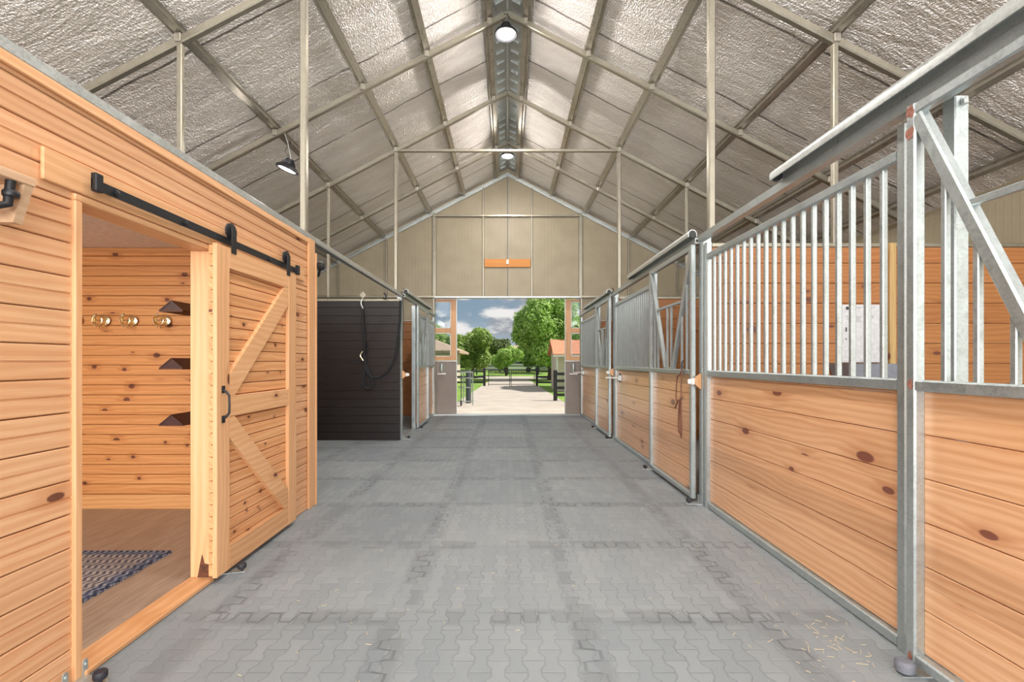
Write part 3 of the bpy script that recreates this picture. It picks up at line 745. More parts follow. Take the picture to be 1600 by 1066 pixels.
# saddle racks
for z, lab in ((1.84, 'dark brown saddle rack, topmost of the three'), (1.378, 'dark brown saddle rack, middle of the three'), (.926, 'dark brown saddle rack, lowest of the three')):
    x = -2.69; y0, y1 = 3.68, TY1-.13
    t = thing('saddle_rack', (x, y1, z-.1), lab, 'saddle rack', 'saddle racks in the tack room')
    for sg in (-1, 1):
        MB().prof([(0,0),(0,-.012),(sg*.092,-.092),(sg*.097,-.080)], (x, y0, z), (x, y1, z), (1,0,0), (0,0,1)).build('side_board', M['saddle'], t)
    MB().prof([(-.012*0-.0,-.012),(-.088,-.088),(.088,-.088)], (x, y0+.004, z), (x, y0+.02, z), (1,0,0), (0,0,1)).build('end_panel', M['saddle'], t)
    MB().cbox(x-.10, x+.10, y1, y1+.012, z-.16, z+.01).build('mounting_plate', M['saddle'], t)
    MB().beam((x-.094, y0-.001, z-.089), (x+.094, y0-.001, z-.089), .004, .006).build('edge_piping', M['brownrope'], t)
# unseen ceiling lamp added to light the tack room
cl_ = thing('tack_fill_lamp', (-3.6, 2.2, 2.36), 'added unseen round ceiling lamp that lights the tack room', 'lamp')
MB().lathe([(.15,.028),(.16,.0),(.15,-.01),(.0,-.012)], (-3.6, 2.2, 2.36), 28).build('diffuser', LENS, cl_, True)
area('tack_fill_light', (-3.6, 2.2, 2.34), (0,0,0), .3, .3, 28, (1,.90,.76), 'DISK')

# ------------------------------------------------------------------ STALLS
RZr = 1.27   # middle rail top
def panel(side, y0, y1, nb, lab, top=2.32, grp='fixed stall fronts'):
    """fixed stall front between y0 and y1"""
    s_ = side; xc = s_*(W+.03)
    t = thing('stall_enclosure', (xc, (y0+y1)/2, 0), lab, 'stall front', grp)
    tw = .055
    for y in (y0+tw/2, y1-tw/2):
        MB().beam((xc, y, .0), (xc, y, 2.45), tw, tw, (0,1,0)).build('upright', M['galv'], t)
    for z, nm in ((.03, 'bottom_rail'), (RZr-.028, 'middle_rail'), (top, 'top_rail')):
        MB().beam((xc, y0+tw, z), (xc, y1-tw, z), tw if nm != 'bottom_rail' else .045, tw).build(nm, M['galv'], t)
    mb = MB(); planks(mb, y0+tw, y1-tw, .06, RZr-.056, xc-s_*(-.0)+s_*(-.004)+s_*.012, .034, 'x', .19, .0025, -s_)
    mb.build('plank_panel', M['stall'], t)
    for k in range(nb):
        y = y0+tw+(y1-y0-2*tw)*(k+1)/(nb+1)
        MB().beam((xc, y, RZr-.001), (xc, y, top-tw/2), .027, .027, (0,1,0), .2).build('bar', M['galv'], t)
    return t
def stall_door(side, y0, y1, lab, rusty=False):
    s_ = side; xc = s_*(W-.045); tw = .048
    t = thing('stall_door', (xc, (y0+y1)/2, .03), lab, 'stall door', 'sliding stall doors with drop yoke')
    ztop = 2.47; zb = .035
    for y in (y0+tw/2, y1-tw/2):
        st = MB().beam((xc, y, zb), (xc, y, ztop), tw, tw, (0,1,0)).build('stile', M['galv'], t)
        if rusty:
            for zz, rr in ((ztop-.03, .03), (RZr-.02, .022), (.06, .02)):
                bl = MB(); n = 14
                for kk in range(2 if zz > 2 else 1):
                    pts = [(xc-s_*(tw/2+.0012), y+rr*.8*math.cos(a)*random.uniform(.6,1), zz-kk*.09+rr*math.sin(a)*random.uniform(.6,1.2)) for a in [i/n*2*PI for i in range(n)]]
                    bl.add(pts, [tuple(range(n))])
                bl.build('rust_patch', M['rust'], st, fix=False)
    for z, nm in ((zb+tw/2, 'bottom_rail'), (RZr-.024, 'middle_rail'), (ztop-tw/2, 'top_rail')):
        MB().beam((xc, y0+tw, z), (xc, y1-tw, z), tw, tw).build(nm, M['galv'], t)
    mb = MB(); planks(mb, y0+tw, y1-tw, zb+tw, RZr-.048, xc+s_*.018-s_*.0, .026, 'x', .19, .0025, -s_)
    mb.build('plank_panel', M['stall'], t)
    yc = (y0+y1)/2
    top = {}
    for sg, yy in ((-1, y0+tw), (1, y1-tw)):
        MB().beam((xc, yy, ztop-tw-.01), (xc, yc+sg*.12, RZr+.01), .052, .046, (1,0,0)).build('yoke_brace', M['galv'], t)
    zt = 1.96
    def armz(y):    # height of the yoke arm at y
        half = (y1-y0)/2-tw-.12; k = (abs(y-yc)-.12)/half
        return RZr+.01+max(0, min(1, k))*(ztop-tw-.01-RZr-.01)
    half = (y1-y0)/2-tw
    yh = .12+(half-.12)*(zt-RZr)/(ztop-tw-RZr)
    MB().beam((xc, yc-yh, zt), (xc, yc+yh, zt), .028, .028).build('yoke_bar', M['galv'], t)
    for sg in (-1, 1):
        MB().beam((xc, yc+sg*.06, RZr), (xc, yc+sg*.06, zt), .024, .024, (0,1,0)).build('bar', M['galv'], t)
        k = 1
        y = yc+sg*(half-.115)
        while sg*(y-yc) > .24:
            MB().beam((xc, y, RZr-.001), (xc, y, armz(y)-.02), .024, .024, (0,1,0)).build('bar', M['galv'], t)
            y -= sg*.13
    MB().cbox(xc-.02, xc+.02, yc-.12, yc+.12, RZr-.001, RZr+.018).build('yoke_foot', M['galv'], t)
    return t
def track(side, y0, y1, lab):
    xc = side*(W-.012)
    o = MB().prof([(-.028,2.475),(.028,2.475),(.028,2.53),(-.028,2.53),(-.028,2.515),(.018,2.515),(.018,2.49),(-.028,2.49)], (xc,y0,0), (xc,y1,0), (-side,0,0), (0,0,1)).build('door_rail', M['galv'])
    tag(o, lab, 'door rail', 'stall door rails'); return o
def hood(side, y0, y1, lab):
    xc = side*(W-.055); pts = []
    for k in range(9):
        a = PI*k/8*1.0; pts.append((.042*math.cos(a), 2.575+.042*math.sin(a)))
    pts += [(-.042, 2.545), (-.036, 2.545), ] + [(.036*math.cos(PI*(8-k)/8), 2.573+.036*math.sin(PI*(8-k)/8)) for k in range(9)] + [(.036, 2.545), (.042, 2.545)]
    o = MB().prof(pts, (xc,y0,0), (xc,y1,0), (1,0,0), (0,0,1)).build('track_hood', M['galv_bright'], smooth=True)
    tag(o, lab, 'track hood', 'rounded track hoods')
    for yy in (y0+.002, y1-.02): MB().lathe([(.004,0),(.034,0),(.034,.018),(.004,.018)], (xc, yy, 2.572), 18, 'y').build('end_cap', M['black'], o, True)
    return o
def post(side, y, lab, d0=.0, zt=2.54):
    xc = side*(W+.045)
    t = thing('stall_post', (xc, y, 0), lab, 'post', 'stall corner posts')
    MB().beam((xc, y, 0), (xc, y, zt), .085, .085, (0,1,0), .08).build('upright', M['galv'], t)
    MB().cbox(xc-.05, xc+.05, y-.05, y+.05, 0, .008).build('foot_plate', M['galv'], t)
    return t
# right side
panel(1, 2.12, 4.30, 19, 'fixed stall front with a long row of bars, nearest on the right side')
stall_door(1, .70, 2.04, 'sliding stall door at the right edge of the photo, mostly cropped', True)
stall_door(1, 4.42, 5.74, 'sliding stall door on the right with a brown rope hanging on it')
panel(1, 5.78, 7.92, 20, 'fixed stall front in the middle of the right side')
stall_door(1, 8.03, 9.28, 'farthest sliding stall door on the right side')
panel(1, 9.32, 11.58, 21, 'fixed stall front on the right that ends at the far wall')
post(1, 4.37, 'thick galvanised post between the near and middle right stalls')
post(1, 7.98, 'thick galvanised post between the middle and far right stalls')
track(1, -.2, 4.33, 'galvanised door rail of the nearest right stall')
track(1, 4.40, 7.93, 'galvanised door rail of the middle right stall')
track(1, 8.03, 11.58, 'galvanised door rail of the far right stall')
hood(1, -.3, 3.05, 'rounded hood over the door rail at the upper right corner')
hood(1, 4.42, 6.7, 'rounded hood over the door rail of the middle right stall')
hood(1, 8.05, 10.6, 'rounded hood over the door rail of the far right stall')
# post standing behind the near door
o = thing('frame_post', (W+.09, 1.95, 0), 'galvanised post standing behind the cropped near stall door', 'post')
MB().beam((W+.085, 1.97, 0), (W+.085, 1.97, 2.47), .06, .06, (0,1,0), .08).build('upright', M['galv'], o)
MB().lathe([(.012,0),(.012,.02),(.006,.03)], (W+.085, 1.93, 2.43), 10).build('bolt', M['galv_bright'], o)
# left stall
post(-1, 8.02, 'slim galvanised post at the end of the black partition wall', zt=2.465)
post(-1, 9.24, 'galvanised post between the open doorway and the slid left stall door', zt=2.465)
panel(-1, 9.29, 11.58, 21, 'fixed stall front on the left behind the slid door')
stall_door(-1, 9.15, 10.36, 'sliding stall door on the left, slid open')
track(-1, 8.07, 11.58, 'galvanised door rail of the left stall')
hood(-1, 8.04, 10.6, 'rounded hood over the door rail of the left stall')
tag(MB().cbox(-W-.06, -W+.01, 8.06, 9.2, 0, .025).build('door_sill', M['galv_bright']), 'galvanised sill across the open doorway of the left stall', 'sill')

# partitions
def partition(x0, x1, y, zt, mat_, nm, lab, pitch=.19):
    mb = MB(); planks(mb, x0, x1, .0, zt, y-.02, .018, 'y', pitch, .0025, -1)
    planks(mb, x0, x1, .0, zt, y+.02, .018, 'y', pitch, .0025, 1)
    o = mb.build(nm, mat_); struct(o, lab); 
    MB().beam((x0, y, zt+.02), (x1, y, zt+.02), .05, .04).build('cap', M['galv_warm'], o)
    return o
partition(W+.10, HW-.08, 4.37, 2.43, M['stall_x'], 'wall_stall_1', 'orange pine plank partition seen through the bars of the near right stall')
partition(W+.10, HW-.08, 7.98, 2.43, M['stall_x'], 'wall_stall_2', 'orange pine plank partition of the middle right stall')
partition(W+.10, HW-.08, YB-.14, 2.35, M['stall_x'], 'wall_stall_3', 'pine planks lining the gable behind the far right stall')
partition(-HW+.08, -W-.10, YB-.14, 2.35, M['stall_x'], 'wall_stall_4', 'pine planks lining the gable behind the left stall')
partition(-HW+.08, -W-.012, 7.90, 2.38, M['darkwood'], 'wall_stall_5', 'black stained plank wall at the back of the open bay', .142)
wp = MB().cbox(3.57, 3.63, 4.30, 4.348, 0, 2.46).build('wooden_post', M['post_wood'])
tag(wp, 'narrow treated timber post behind the near stall bars', 'post')
# printed white panel and grey trough
wpn = thing('wall_panel', (3.30, 4.345, 1.3), 'white printed panel on the partition seen through the near stall bars', 'panel')
MB().cbox(3.12, 3.50, 4.325, 4.347, 1.34, 1.885, .004).build('board', M['panelwhite'], wpn)
mk = MB(); mk.lathe([(.016,0),(.016,.002),(.001,.002)], (3.19, 4.3225, 1.85), 18, 'y'); mk.box(3.172, 3.184, 4.3225, 4.3245, 1.63, 1.67); mk.box(3.173, 3.183, 4.3225, 4.3245, 1.555, 1.568)
mk.build('logo_mark', M['ink'], wpn)
tx = MB()
for zz, xa, xb in ((1.85,3.27,3.32),(1.85,3.38,3.44),(1.81,3.37,3.41),(1.77,3.26,3.32),(1.77,3.37,3.44),(1.755,3.26,3.32),(1.755,3.37,3.44),(1.74,3.26,3.315),(1.725,3.26,3.32),(1.77,3.185,3.205),(1.745,3.185,3.21)):
    x = xa
    while x < xb:
        w_ = random.uniform(.006, .016); tx.box(x, min(x+w_, xb), 4.3228, 4.3246, zz, zz+.008); x += w_+.004
for k in range(19): tx.box(3.13, 3.49, 4.3240, 4.3248, 1.36+k*.018, 1.3608+k*.018)
tx.build('printed_lines', M['greyink'], wpn)
tr_ = MB(); tr_.prof([(3.02,1.33),(3.52,1.33),(3.46,1.08),(3.08,1.08)], (0,4.08,0), (0,4.33,0), (1,0,0), (0,0,1))
tag(tr_.build('feed_trough', M['grey']), 'dark grey trough under the white panel behind the stall bars', 'trough')

# wood block latches
def latch(x, y, side, lab, z=1.16):
    t = thing('door_stop', (x, y, z), lab, 'door stop', 'half round wooden door stops')
    pr = [(0,-.075)]+[(.065*math.sin(PI*k/10), -.075+.15*k/10) for k in range(1,10)]+[(0,.075)]
    MB().prof(pr, (x, y-.02, z), (x, y+.02, z), (-side,0,0), (0,0,1)).build('block', M['trim_z'], t)
    MB().cbox(x-side*.09, x-side*.062, y-.024, y+.024, z-.03, z+.03).build('catch', M['offwhite'], t)
    MB().cbox(x-side*.12, x-side*.09, y-.012, y+.012, z-.022, z+.022).build('strike', M['offwhite'], t)
latch(W-.000, 4.37, 1, 'half round wooden stop on the post between the near and middle right stalls')
latch(W-.000, 7.98, 1, 'half round wooden stop on the farther right post')
latch(-W+.000, 8.02, -1, 'half round wooden stop on the post at the black wall', 1.12)

# guide rollers right side
guide(W-.002, 4.37, -1, 'floor roller at the foot of the thick post on the right')
guide(W-.002, 5.76, -1, 'floor roller where the rope-hung door meets the middle stall front')
guide(W-.002, 7.98, -1, 'floor roller at the foot of the farther right post')
guide(W-.002, 9.30, -1, 'farthest floor roller on the right side')
guide(-W+.002, 8.02, 1, 'floor roller at the foot of the slim post by the black wall')
guide(-W+.002, 9.22, 1, 'floor roller under the slid left stall door')
gg = thing('floor_guide', (W-.09, 1.99, 0), 'worn floor roller at the right edge under the rusty corner of the near stall door', 'door guide', 'floor guide rollers')
MB().lathe([(.008,.0),(.034,.012),(.036,.03),(.036,.046),(.028,.056),(.01,.058)], (W-.115, 1.99, .004), 22).build('roller', M['grey'], gg, True)
MB().cbox(W-.15, W-.01, 1.96, 2.02, .0, .006).build('bracket', M['galv'], gg)

# brown rope hung on the middle stall door
def rope(name, pts, r, m_, parent=None, n=8):
    # Catmull-Rom smoothing
    P_ = [Vector(p) for p in pts]; out = []
    for i in range(len(P_)-1):
        p0, p1, p2, p3 = P_[max(i-1,0)], P_[i], P_[i+1], P_[min(i+2,len(P_)-1)]
        for k in range(6):
            t = k/6; out.append(.5*((2*p1)+(p2-p0)*t+(2*p0-5*p1+4*p2-p3)*t*t+(3*p1-p0-3*p2+p3)*t**3))
    out.append(P_[-1])
    return MB().tube(out, r, n).build(name, m_, parent, True)
xr = W-.085
br = thing('halter_rope', (xr, 4.68, 1.3), 'brown rope halter hanging on the stall door behind the thick post', 'rope')
rope('strap', [(xr+.012,4.62,1.30),(xr,4.62,1.26),(xr,4.63,1.0),(xr,4.62,.62),(xr,4.64,.60),(xr,4.66,.66),(xr,4.66,.95),(xr,4.62,.98)], .006, M['brownrope'], br)
rope('strap', [(xr+.012,4.63,1.30),(xr,4.66,1.22),(xr,4.74,1.18),(xr,4.77,1.0),(xr,4.74,.93),(xr,4.69,.95),(xr,4.71,.7),(xr,4.69,.62)], .006, M['brownrope'], br)
rope('strap', [(xr,4.74,.93),(xr,4.78,.88),(xr,4.80,.87)], .008, M['brownrope'], br)
rope('hook', [(xr+.012,4.61,1.36),(xr-.002,4.61,1.33),(xr-.004,4.61,1.27)], .007, M['black'], br)

# folding blanket bars
def bar_rack(side, y, lab, L=.35):
    x = side*(W-.02); z = 1.08
    t = thing('blanket_bar', (x, y, z), lab, 'blanket bar', 'white folding blanket bars')
    MB().tube([(x, y, z), (x-side*.22, y-.10, z+.005)], .014, 10).build('bar', M['offwhite'], t, True)
    MB().cbox(x-side*.01, x+side*.056, y-.02, y+.02, z-.05, z+.05).build('mount', M['galv'], t)
    for dz in (-.05, .06):
        rope('wire_arm', [(x-side*.01, y, z), (x-side*.02, y-.09, z+dz*.5), (x-side*.015, y-.18, z+dz)], .005, M['brass'], t)
        MB().lathe([(.014,-.012),(.014,.012)], (x-side*.015, y-.19, z+dz), 12, 'y').build('rubber_tip', M['black'], t, True)
bar_rack(1, 7.55, 'white folding blanket bar on the middle right stall front')
bar_rack(1, 11.2, 'white folding blanket bar at the far end of the right stall front')
def cup(side, lab):
    x = side*1.66
    t = thing('latch_holder', (x, YB-.1, 1.1), lab, 'latch holder', 'small latch holders by the far door')
    MB().lathe([(.035,0),(.04,.01),(.04,.20),(.035,.21)], (x, YB-.06, 1.08), 16).build('sleeve', M['galv'], t, True)
    MB().cbox(x-.10*1, x+.10, YB-.09, YB-.03, 1.02, 1.055, .006).build('tray', M['offwhite'], t)
cup(-1, 'grey sleeve and white tray on the left leaf of the far door'); cup(1, 'grey sleeve and white tray on the right leaf of the far door')

# black lead rope on the black wall
yk = 7.84
lr = thing('lead_rope', (-2.5, yk, 1.2), 'black lead rope looped from the beam in front of the black wall', 'rope')
px = lambda x, y, d_=7.82: ((x-793)*d_/720, d_, 1.35+(565-y)*d_/720)
rope('rope', [px(566,484), px(567,510), px(570,540), px(569,560), px(575,585), px(590,590), px(605,580), px(617,560), px(622,530), px(625,500), px(626,470)], .020, M['rope'], lr)
rope('rope', [px(569,556), px(570,575), px(567,598), px(572,607), px(580,606), px(582,596), px(576,580), px(571,570)], .020, M['rope'], lr)
rope('snap', [px(566,467), px(564,474), px(567,482)], .012, M['galv_bright'], lr)
rope('snap', [px(567,549), px(563,556), px(568,564)], .014, M['brass'], lr)
hk = thing('beam_hook', px(567,463), 'dark ring bracket on the cap of the black wall that holds the lead rope', 'hook')
MB().lathe([(.01,0),(.06,.0),(.06,.01),(.01,.012)], px(567,461,7.85), 4, 'y').build('plate', M['galv_warm'], hk)
hk2 = thing('beam_hook', px(600,463), 'small black hook on the cap of the black wall near its right end', 'hook')
rope('hook', [px(600,458), px(603,462), px(602,467), px(598,465)], .014, M['black'], hk2)
# coiled cables hung on the two middle truss posts
for sg, nm in ((-1, 'left'), (1, 'right')):
    x = sg*1.80
    c_ = thing('cable_tie', (x, 7.93, 2.52), 'dark twist of cable at the foot of the %s tall post of the middle truss' % nm, 'cable')
    rope('cable', [(x,7.93,2.62),(x+.03,7.92,2.56),(x-.03,7.91,2.53),(x+.02,7.92,2.49),(x,7.93,2.45),(x+.01,7.93,2.0),(x,7.93,1.7)], .007, M['black'], c_)
# orange board and outlet on the gable
ob = tag(MB().cbox(-.58, .58, YB-.045, YB-.002, 3.73, 3.93).build('mounting_board', M['orange_board']), 'orange timber board fixed high on the gable wall above the doorway', 'board')
ot = thing('outlet_box', (0, YB-.06, 3.8), 'cream outlet box on the middle of the orange gable board', 'outlet')
MB().cbox(-.03, .03, YB-.08, YB-.046, 3.80, 3.91, .004).build('cover', M['offwhite'], ot)
MB().cbox(-.012, .012, YB-.084, YB-.080, 3.83, 3.88, .002).build('socket', M['white'], ot)

# ------------------------------------------------------------------ far sliding doors (outside the gable wall)
def far_door(n, side, xin, lab):
    """leaf whose inner edge is at xin, extending outward behind the wall"""
    s_ = side; xo = xin+s_*1.75; y0 = YB+.13; y1 = y0+.05
    t = thing('door_%d' % n, ((xin+xo)/2, y0, 0), lab, 'door', kind='structure')
    zs = 1.36
    MB().cbox(xin, xo, y0, y1, .01, zs, .003).build('lower_panel', M['taupe_door'], t)
    MB().beam((xin, y0-.006, zs), (xo, y0-.006, zs), .02, .03).build('belt_rail', M['galv_bright'], t)
    MB().beam((xin-s_*.0, y0-.004, .01), (xin, y0-.004, 2.95), .02, .02, (0,1,0)).build('edge_strip', M['galv_bright'], t)
    st = .15
    xm = xin+s_*(st); 
    MB().cbox(xin, xm, y0, y1, zs, 2.94, .003).build('stile', M['trim_z'], t)
    MB().cbox(xo-s_*st, xo, y0, y1, zs, 2.94, .003).build('stile', M['trim_z'], t)
    for a, b2 in ((zs, zs+.12), (2.08, 2.20), (2.88, 2.94)):
        MB().cbox(xm, xo-s_*st, y0, y1, a, b2, .003).build('rail', M['trim_y'], t)
    for a, b2 in ((zs+.12, 2.08), (2.20, 2.88)):
        f = MB()
        xa, xb = sorted((xm, xo-s_*st))
        f.box(xa, xb, y0+.005, y0+.03, a, a+.018); f.box(xa, xb, y0+.005, y0+.03, b2-.018, b2)
        f.box(xa, xa+.018, y0+.005, y0+.03, a, b2); f.box(xb-.018, xb, y0+.005, y0+.03, a, b2)
        fo = f.build('window_frame', M['offwhite'], t)
        MB().box(xa+.018, xb-.018, y0+.015, y0+.020, a+.018, b2-.018).build('pane', M['glass'], fo)
far_door(2, -1, -1.30, 'left leaf of the far door with two panes over a taupe panel')
far_door(3, 1, 1.47, 'right leaf of the far door with two panes over a taupe panel')

# ------------------------------------------------------------------ straw litter
mb = MB()
for k in range(150):
    if k < 60: x, y = 1.55+random.gauss(0,.10), 2.15+random.gauss(0,.25)
    else: x, y = random.uniform(-1.2, 1.6), random.uniform(1.9, 4.2)
    if x > 1.74: continue
    L = random.uniform(.01, .05) if k < 60 else random.uniform(.006, .03); a = random.uniform(0, PI)
    p = Vector((x, y, .003)); q = p+Vector((math.cos(a), math.sin(a), random.uniform(0,.1)))*L
    mb.beam(p, q, .0022, .0016)
st = simple('straw', (.62, .52, .34), .8)
tag(mb.build('loose_straw', st), 'scattered pale straw on the paver floor', 'straw', kind='stuff')

# ------------------------------------------------------------------ OUTDOORS
struct(MB().box(-120, 120, YB+.1, 200, -.3, -.02).build('ground', M['grass']), 'grass outside the barn')
mb = MB()
mb.prof([(-1.75, YB+.1), (1.95, YB+.1), (1.55, 36), (6, 38.5), (30, 40), (30, 43), (2, 42), (-14, 41.5), (-30, 41), (-30, 37.5), (-6, 37.5), (-1.2, 36)], (0,0,-.021), (0,0,-.004), (1,0,0), (0,1,0))
struct(mb.build('driveway', M['concrete']), 'pale concrete driveway leading from the barn to the gate')

def fence(pts, zt, rails, lab, spacing=2.4, w_=.10):
    t = thing('rail_fence', (pts[0][0], pts[0][1], 0), lab, 'fence', 'black board fences')
    for (x0, y0), (x1, y1) in zip(pts[:-1], pts[1:]):
        L = math.hypot(x1-x0, y1-y0); n = max(1, round(L/spacing))
        for k in range(n+1):
            x, y = x0+(x1-x0)*k/n, y0+(y1-y0)*k/n
            MB().cbox(x-.065, x+.065, y-.065, y+.065, -.02, zt+.03, .01).build('post', M['fence'], t)
        for z in rails:
            MB().beam((x0, y0-.08, z), (x1, y1-.08, z), .03, w_).build('board', M['fence'], t)
fence([(1.66, 16.0), (4.2, 16.0)], 1.02, (.92, .68, .44, .20), 'black board fence at the right just outside the doorway')
fence([(-9, 25.5), (-1.28, 25.5)], .95, (.80, .50, .20), 'black board fence left of the driveway gate')
fence([(1.62, 25.5), (9, 25.5)], .95, (.80, .50, .20), 'black board fence right of the driveway gate')
fence([(-22, 47), (22, 47)], 1.0, (.9, .5), 'long distant black fence across the road', 3.2)
gt = thing('driveway_gate', (.15, 25.5, 0), 'thin black two-leaf metal gate across the driveway', 'gate')
for x0, x1 in ((-1.05, .12), (.20, 1.48)):
    g_ = MB()
    for z in (.08, .86): g_.tube([(x0,25.5,z),(x1,25.5,z)], .02, 6)
    for x in (x0, x1): g_.tube([(x,25.5,-.02),(x,25.5,.86)], .02, 6)
    lf = g_.build('leaf_frame', M['fence'], gt)
    ms_ = MB()
    for k in range(1, 5): ms_.tube([(x0,25.5,.62+k*.05),(x1,25.5,.62+k*.05)], .012, 4)
    for k in range(1, 9): ms_.tube([(x0+(x1-x0)*k/9,25.5,.62),(x0+(x1-x0)*k/9,25.5,.86)], .006, 4)
    ms_.build('scrollwork', M['fence'], gt)
# open pipe gate and thick post on the left, with wheel
pg = thing('pipe_gate', (-1.4, 14, 0), 'grey pipe gate with a small wheel folded back beside the driveway', 'gate')
yg = 14.2
X_ = lambda x, d_: (x-793)*d_/720
g_ = MB()
for x in (717, 724, 727, 738.5): g_.tube([(X_(x,yg+ (738-x)*.05), yg, .1 if x != 738.5 else 0), (X_(x,yg+(738-x)*.05), yg, 1.05)], .018, 8)
for z in (1.02, .84, .55, .12): g_.tube([(X_(716,yg), yg, z), (X_(738.5,yg), yg, z)], .018, 8)
g_.build('frame', M['galv'], pg, True)
MB().tube([(X_(720.5,14), 14, .25), (X_(720.5,14), 14, .95)], .012, 8).build('drop_rod', M['fence'], pg)
MB().lathe([(.035,-.02),(.085,-.02),(.09,0),(.085,.02),(.035,.02)], (X_(720.5,14), 14.0, .09), 20, 'x').build('wheel', M['blackrubber'], pg, True)
bp = tag(MB().lathe([(.09,-.02),(.09,1.0),(.07,1.05),(.0,1.06)], (X_(732,15), 15, 0), 16).build('bollard', simple('charcoal_post', (.06,.075,.085), .6), smooth=True), 'thick charcoal round post beside the pipe gate', 'post')

# shed
sh_ = thing('garden_shed', (5, 22, 0), 'small beige shed with a red shingled roof right of the driveway', 'shed')
sx0, sx1, sy0, sy1, ez, pz = 2.22, 6.4, 20.8, 23.4, 1.72, 2.32
yc_ = (sy0+sy1)/2
wl = MB(); wl.prof([(sy0,-.02),(sy1,-.02),(sy1,ez),(yc_,pz),(sy0,ez)], (sx0,0,0), (sx1,0,0), (0,1,0), (0,0,1))
w_o = wl.build('wall', M['shedwall'], sh_)
for k in range(13):
    x = sx0+.05+k*.33; MB().box(x, x+.03, sy0-.012, sy0, 0, ez-.05).build('batten', M['shedwall'], w_o)
rf = MB()
for sg, ye in ((-1, sy0-.22), (1, sy1+.22)):
    ze = ez-.22*(pz-ez)/(yc_-sy0)
    rf.prof([(yc_, pz+.02), (ye, ze+.02), (ye, ze+.07), (yc_, pz+.08)], (sx0-.18,0,0), (sx1+.18,0,0), (0,1,0), (0,0,1))
rf.build('roof', M['shingle'], sh_)
MB().box(sx0-.02, sx0+.06, sy0-.02, sy0+.05, 0, ez).build('corner_trim', M['offwhite'], sh_)
MB().beam((sx0-.18, sy0-.235, ez-.12), (sx1+.18, sy0-.235, ez-.12), .02, .09).build('fascia', M['offwhite'], sh_)
# tan roofed shelter on the left
sl_ = thing('shelter', (-6, 27, 0), 'tan hip-roofed outbuilding left of the driveway seen through the door pane', 'building')
c0 = (-7.2, 28.0)
def hip(cx, cy, hw, hd, ze, zp, m_, parent):
    mb = MB(); mb.add([(cx-hw,cy-hd,ze),(cx+hw,cy-hd,ze),(cx+hw,cy+hd,ze),(cx-hw,cy+hd,ze),(cx-hw*.3,cy,zp),(cx+hw*.3,cy,zp),
                       (cx-hw,cy-hd,ze-.14),(cx+hw,cy-hd,ze-.14),(cx+hw,cy+hd,ze-.14),(cx-hw,cy+hd,ze-.14)],
                      [(0,1,5,4),(1,2,5),(2,3,4,5),(3,0,4),(6,7,1,0),(7,8,2,1),(8,9,3,2),(9,6,0,3),(9,8,7,6)])
    return mb.build('roof', m_, parent)
hip(-6.6, 28.0, 4.0, 3.0, 1.95, 3.1, M['tanroof'], sl_)
MB().box(-10.2, -3.1, 25.8, 30.2, 0, 1.8).build('wall', M['shedwall'], sl_)
# white building far behind
fb = thing('farmhouse', (-3, 75, 0), 'distant white building glimpsed between the trees beyond the road', 'building')
MB().box(-5.5, 2.0, 73, 79, 0, 2.6).build('wall', M['white'], fb)
MB().prof([(73-.3,2.6),(79.3,2.6),(76,4.0)], (-5.8,0,0), (2.3,0,0), (0,1,0), (0,0,1)).build('roof', M['tanroof'], fb)
for x in (-4.5, -2.6, -.7): MB().box(x, x+.9, 72.95, 73, .9, 1.9).build('window', M['glassdark'], fb)
# parked cars
def car(x, y, m_, lab, rot=0):
    t = thing('parked_car', (x, y, 0), lab, 'car', 'cars parked beyond the road')
    pr = [(-2.2,.35),(-2.25,.8),(-1.5,.95),(-.95,1.42),(.75,1.45),(1.5,1.0),(2.2,.85),(2.25,.4)]
    MB().prof(pr, (x, y-.85, 0), (x, y+.85, 0), (1,0,0), (0,0,1)).build('body', m_, t)
    MB().prof([(-1.2,1.05),(-.88,1.32),(.66,1.34),(1.15,1.06)], (x, y-.87, 0), (x, y+.87, 0), (1,0,0), (0,0,1)).build('windows', M['glassdark'], t)
    for wx in (-1.4, 1.4):
        for wy in (-.88, .70): MB().lathe([(.2,0),(.33,.02),(.33,.17),(.2,.19)], (x+wx, y+wy, .33), 18, 'y').build('wheel', M['blackrubber'], t)
car(1.2, 58, M['carwhite'], 'white car parked beyond the road behind the gate')
car(5.2, 60, M['cargrey'], 'grey car parked beyond the road right of the gate')
car(9.4, 58, M['carwhite'], 'white car parked beyond the road behind the shed side')

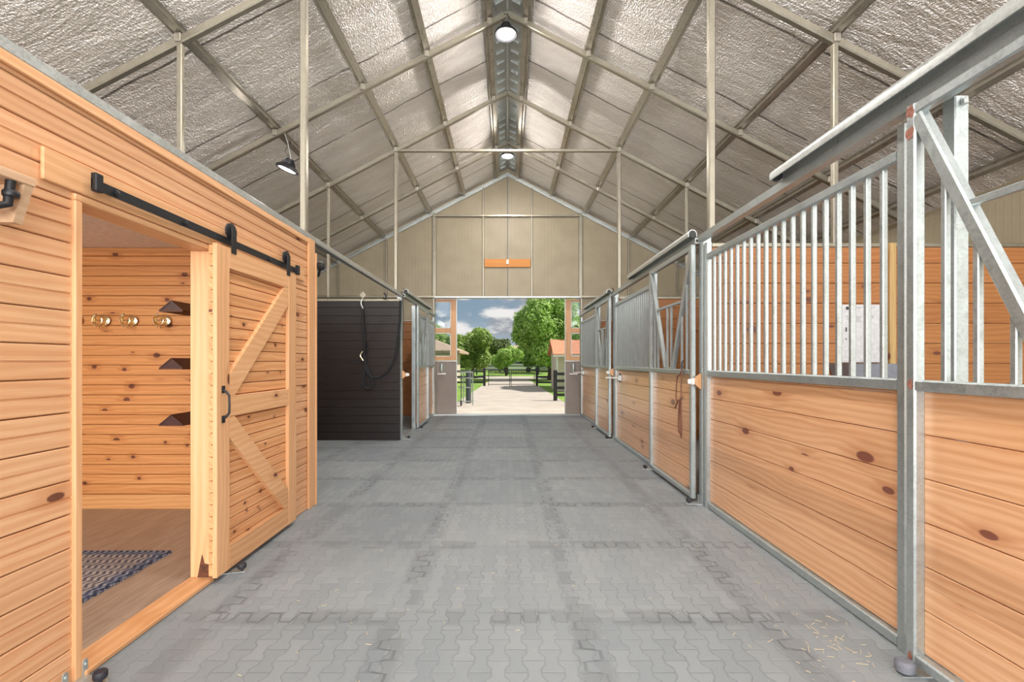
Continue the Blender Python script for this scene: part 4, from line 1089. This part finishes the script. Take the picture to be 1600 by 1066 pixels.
# trees
def tree(x, y, trunk_h, blobs, leafm, lab, n, size, name='leafy_tree', grp='trees beyond the driveway'):
    t = thing(name, (x, y, 0), lab, 'tree', grp)
    top = max(b_[2] for b_ in blobs)
    tr = MB().tube([(x, y, -.05), (x+.05, y, trunk_h*.5), (x-.03, y, trunk_h), (x, y, top*.8)], [.028*top+.04, .022*top+.03, .018*top+.02, .03], 8)
    for k in range(5):
        b_ = random.choice(blobs)
        tr.tube([(x, y, trunk_h*random.uniform(.7,1)), (x+(b_[0]*.5), y+b_[1]*.5, (trunk_h+b_[2])/2), (x+b_[0], y+b_[1], b_[2])], [.012*top+.02, .04, .02], 6)
    tr.build('trunk', M['bark'], t, True)
    mb = MB(); tot = sum(b_[3]**2 for b_ in blobs)
    V, F = mb.v, mb.f
    for bx, by, bz, br_ in blobs:
        for k in range(int(n*br_**2/tot)):
            dv = Vector((random.gauss(0,1), random.gauss(0,1), random.gauss(0,1))).normalized()
            lump = 1+.25*noise.noise(dv*3+Vector((bx,by,bz)))+.12*noise.noise(dv*8)
            c_ = Vector((x+bx, y+by, bz))+Vector((dv.x, dv.y, dv.z*.9))*br_*lump*random.uniform(.72, 1.03)
            a = (dv+Vector((random.gauss(0,.6), random.gauss(0,.6), random.gauss(0,.6)+.3))).normalized()
            p1 = a.orthogonal().normalized(); p2 = a.cross(p1); th = random.uniform(0, PI)
            e1 = (p1*math.cos(th)+p2*math.sin(th))*size*random.uniform(.6,1.2); e2 = (p2*math.cos(th)-p1*math.sin(th))*size*.5
            i = len(V); V += [c_-e1, c_-e2*.9, c_+e1, c_+e2*.9]; F.append((i, i+1, i+2, i+3))
    mb.build('foliage', leafm, t, fix=False)
    return t
def crown(r, h, k, zc, rb):
    out = [(0,0,zc,rb)]
    for i in range(k):
        a = random.uniform(0, 2*PI); zz = random.uniform(-1, 1)
        rr = r*math.sqrt(max(0,1-zz*zz))*.62
        out.append((rr*math.cos(a), rr*math.sin(a), zc+zz*h*.6, rb*random.uniform(.5,.8)))
    return out
tree(-2.9, 38, 1.2, crown(2.6, 2.0, 12, 2.5, 1.30), M['leaf_mid'], 'rounded green tree left of the driveway beyond the gate', 18000, .12)
tree(-7.6, 42, 1.2, crown(2.6, 2.6, 9, 2.6, 1.7), M['leaf_mid'], 'green tree farther left, seen through the left door pane', 7000, .16)
tree(-.15, 44, 1.0, crown(1.7, 1.1, 8, 1.75, .9), M['leaf_bright'], 'small bright green tree in the middle behind the gate', 9000, .12)
tree(-1.0, 62, 1.6, crown(2.2, 1.6, 8, 2.9, 1.3), M['leaf_dark'], 'dark brownish tree between the rounded tree and the small bright tree', 8000, .17)
tree(3.6, 66, 1.6, crown(2.0, 1.4, 8, 2.6, 1.2), M['leaf_dark'], 'dark tree behind the small bright tree', 8000, .18)
tree(3.1, 34, 1.3, crown(2.9, 3.2, 22, 3.7, 1.7), M['leaf_bright'], 'tall bright green tree right of the driveway', 34000, .13)
tree(8.0, 38, 1.5, crown(3.4, 3.4, 12, 3.8, 2.1), M['leaf_mid'], 'broad tree behind the shed seen through the right door pane', 12000, .16)
tree(3.4, 52, 1.4, crown(2.8, 2.0, 10, 2.4, 1.5), M['leaf_mid'], 'low green tree between the tall tree and the small bright tree', 10000, .15)
tree(6.9, 24.6, 3.5, crown(2.2, 1.5, 10, 6.6, 1.6), M['leaf_mid'], 'tree hidden by the right end wall that shades the driveway', 9000, .2)
# distant tree line
mb = MB()
for k in range(26000):
    x = random.uniform(-75, 75); h_ = 2.8+1.0*noise.noise(Vector((x*.12, 3, 0)))+.6*noise.noise(Vector((x*.5, 7, 0)))
    z = random.uniform(0, 1)**.7*h_; y = 95+random.uniform(-2, 2)
    c_ = Vector((x, y, z)); a = Vector((random.gauss(0,1), random.gauss(-.8,1), random.gauss(.4,1))).normalized(); p1 = a.orthogonal().normalized(); p2 = a.cross(p1)
    i = len(mb.v); mb.v += [c_-p1*.42, c_-p2*.26, c_+p1*.42, c_+p2*.26]; mb.f.append((i,i+1,i+2,i+3))
tag(mb.build('distant_woodland', M['leaf_dark'], fix=False), 'continuous band of distant dark green woodland on the horizon', 'woodland', kind='stuff')
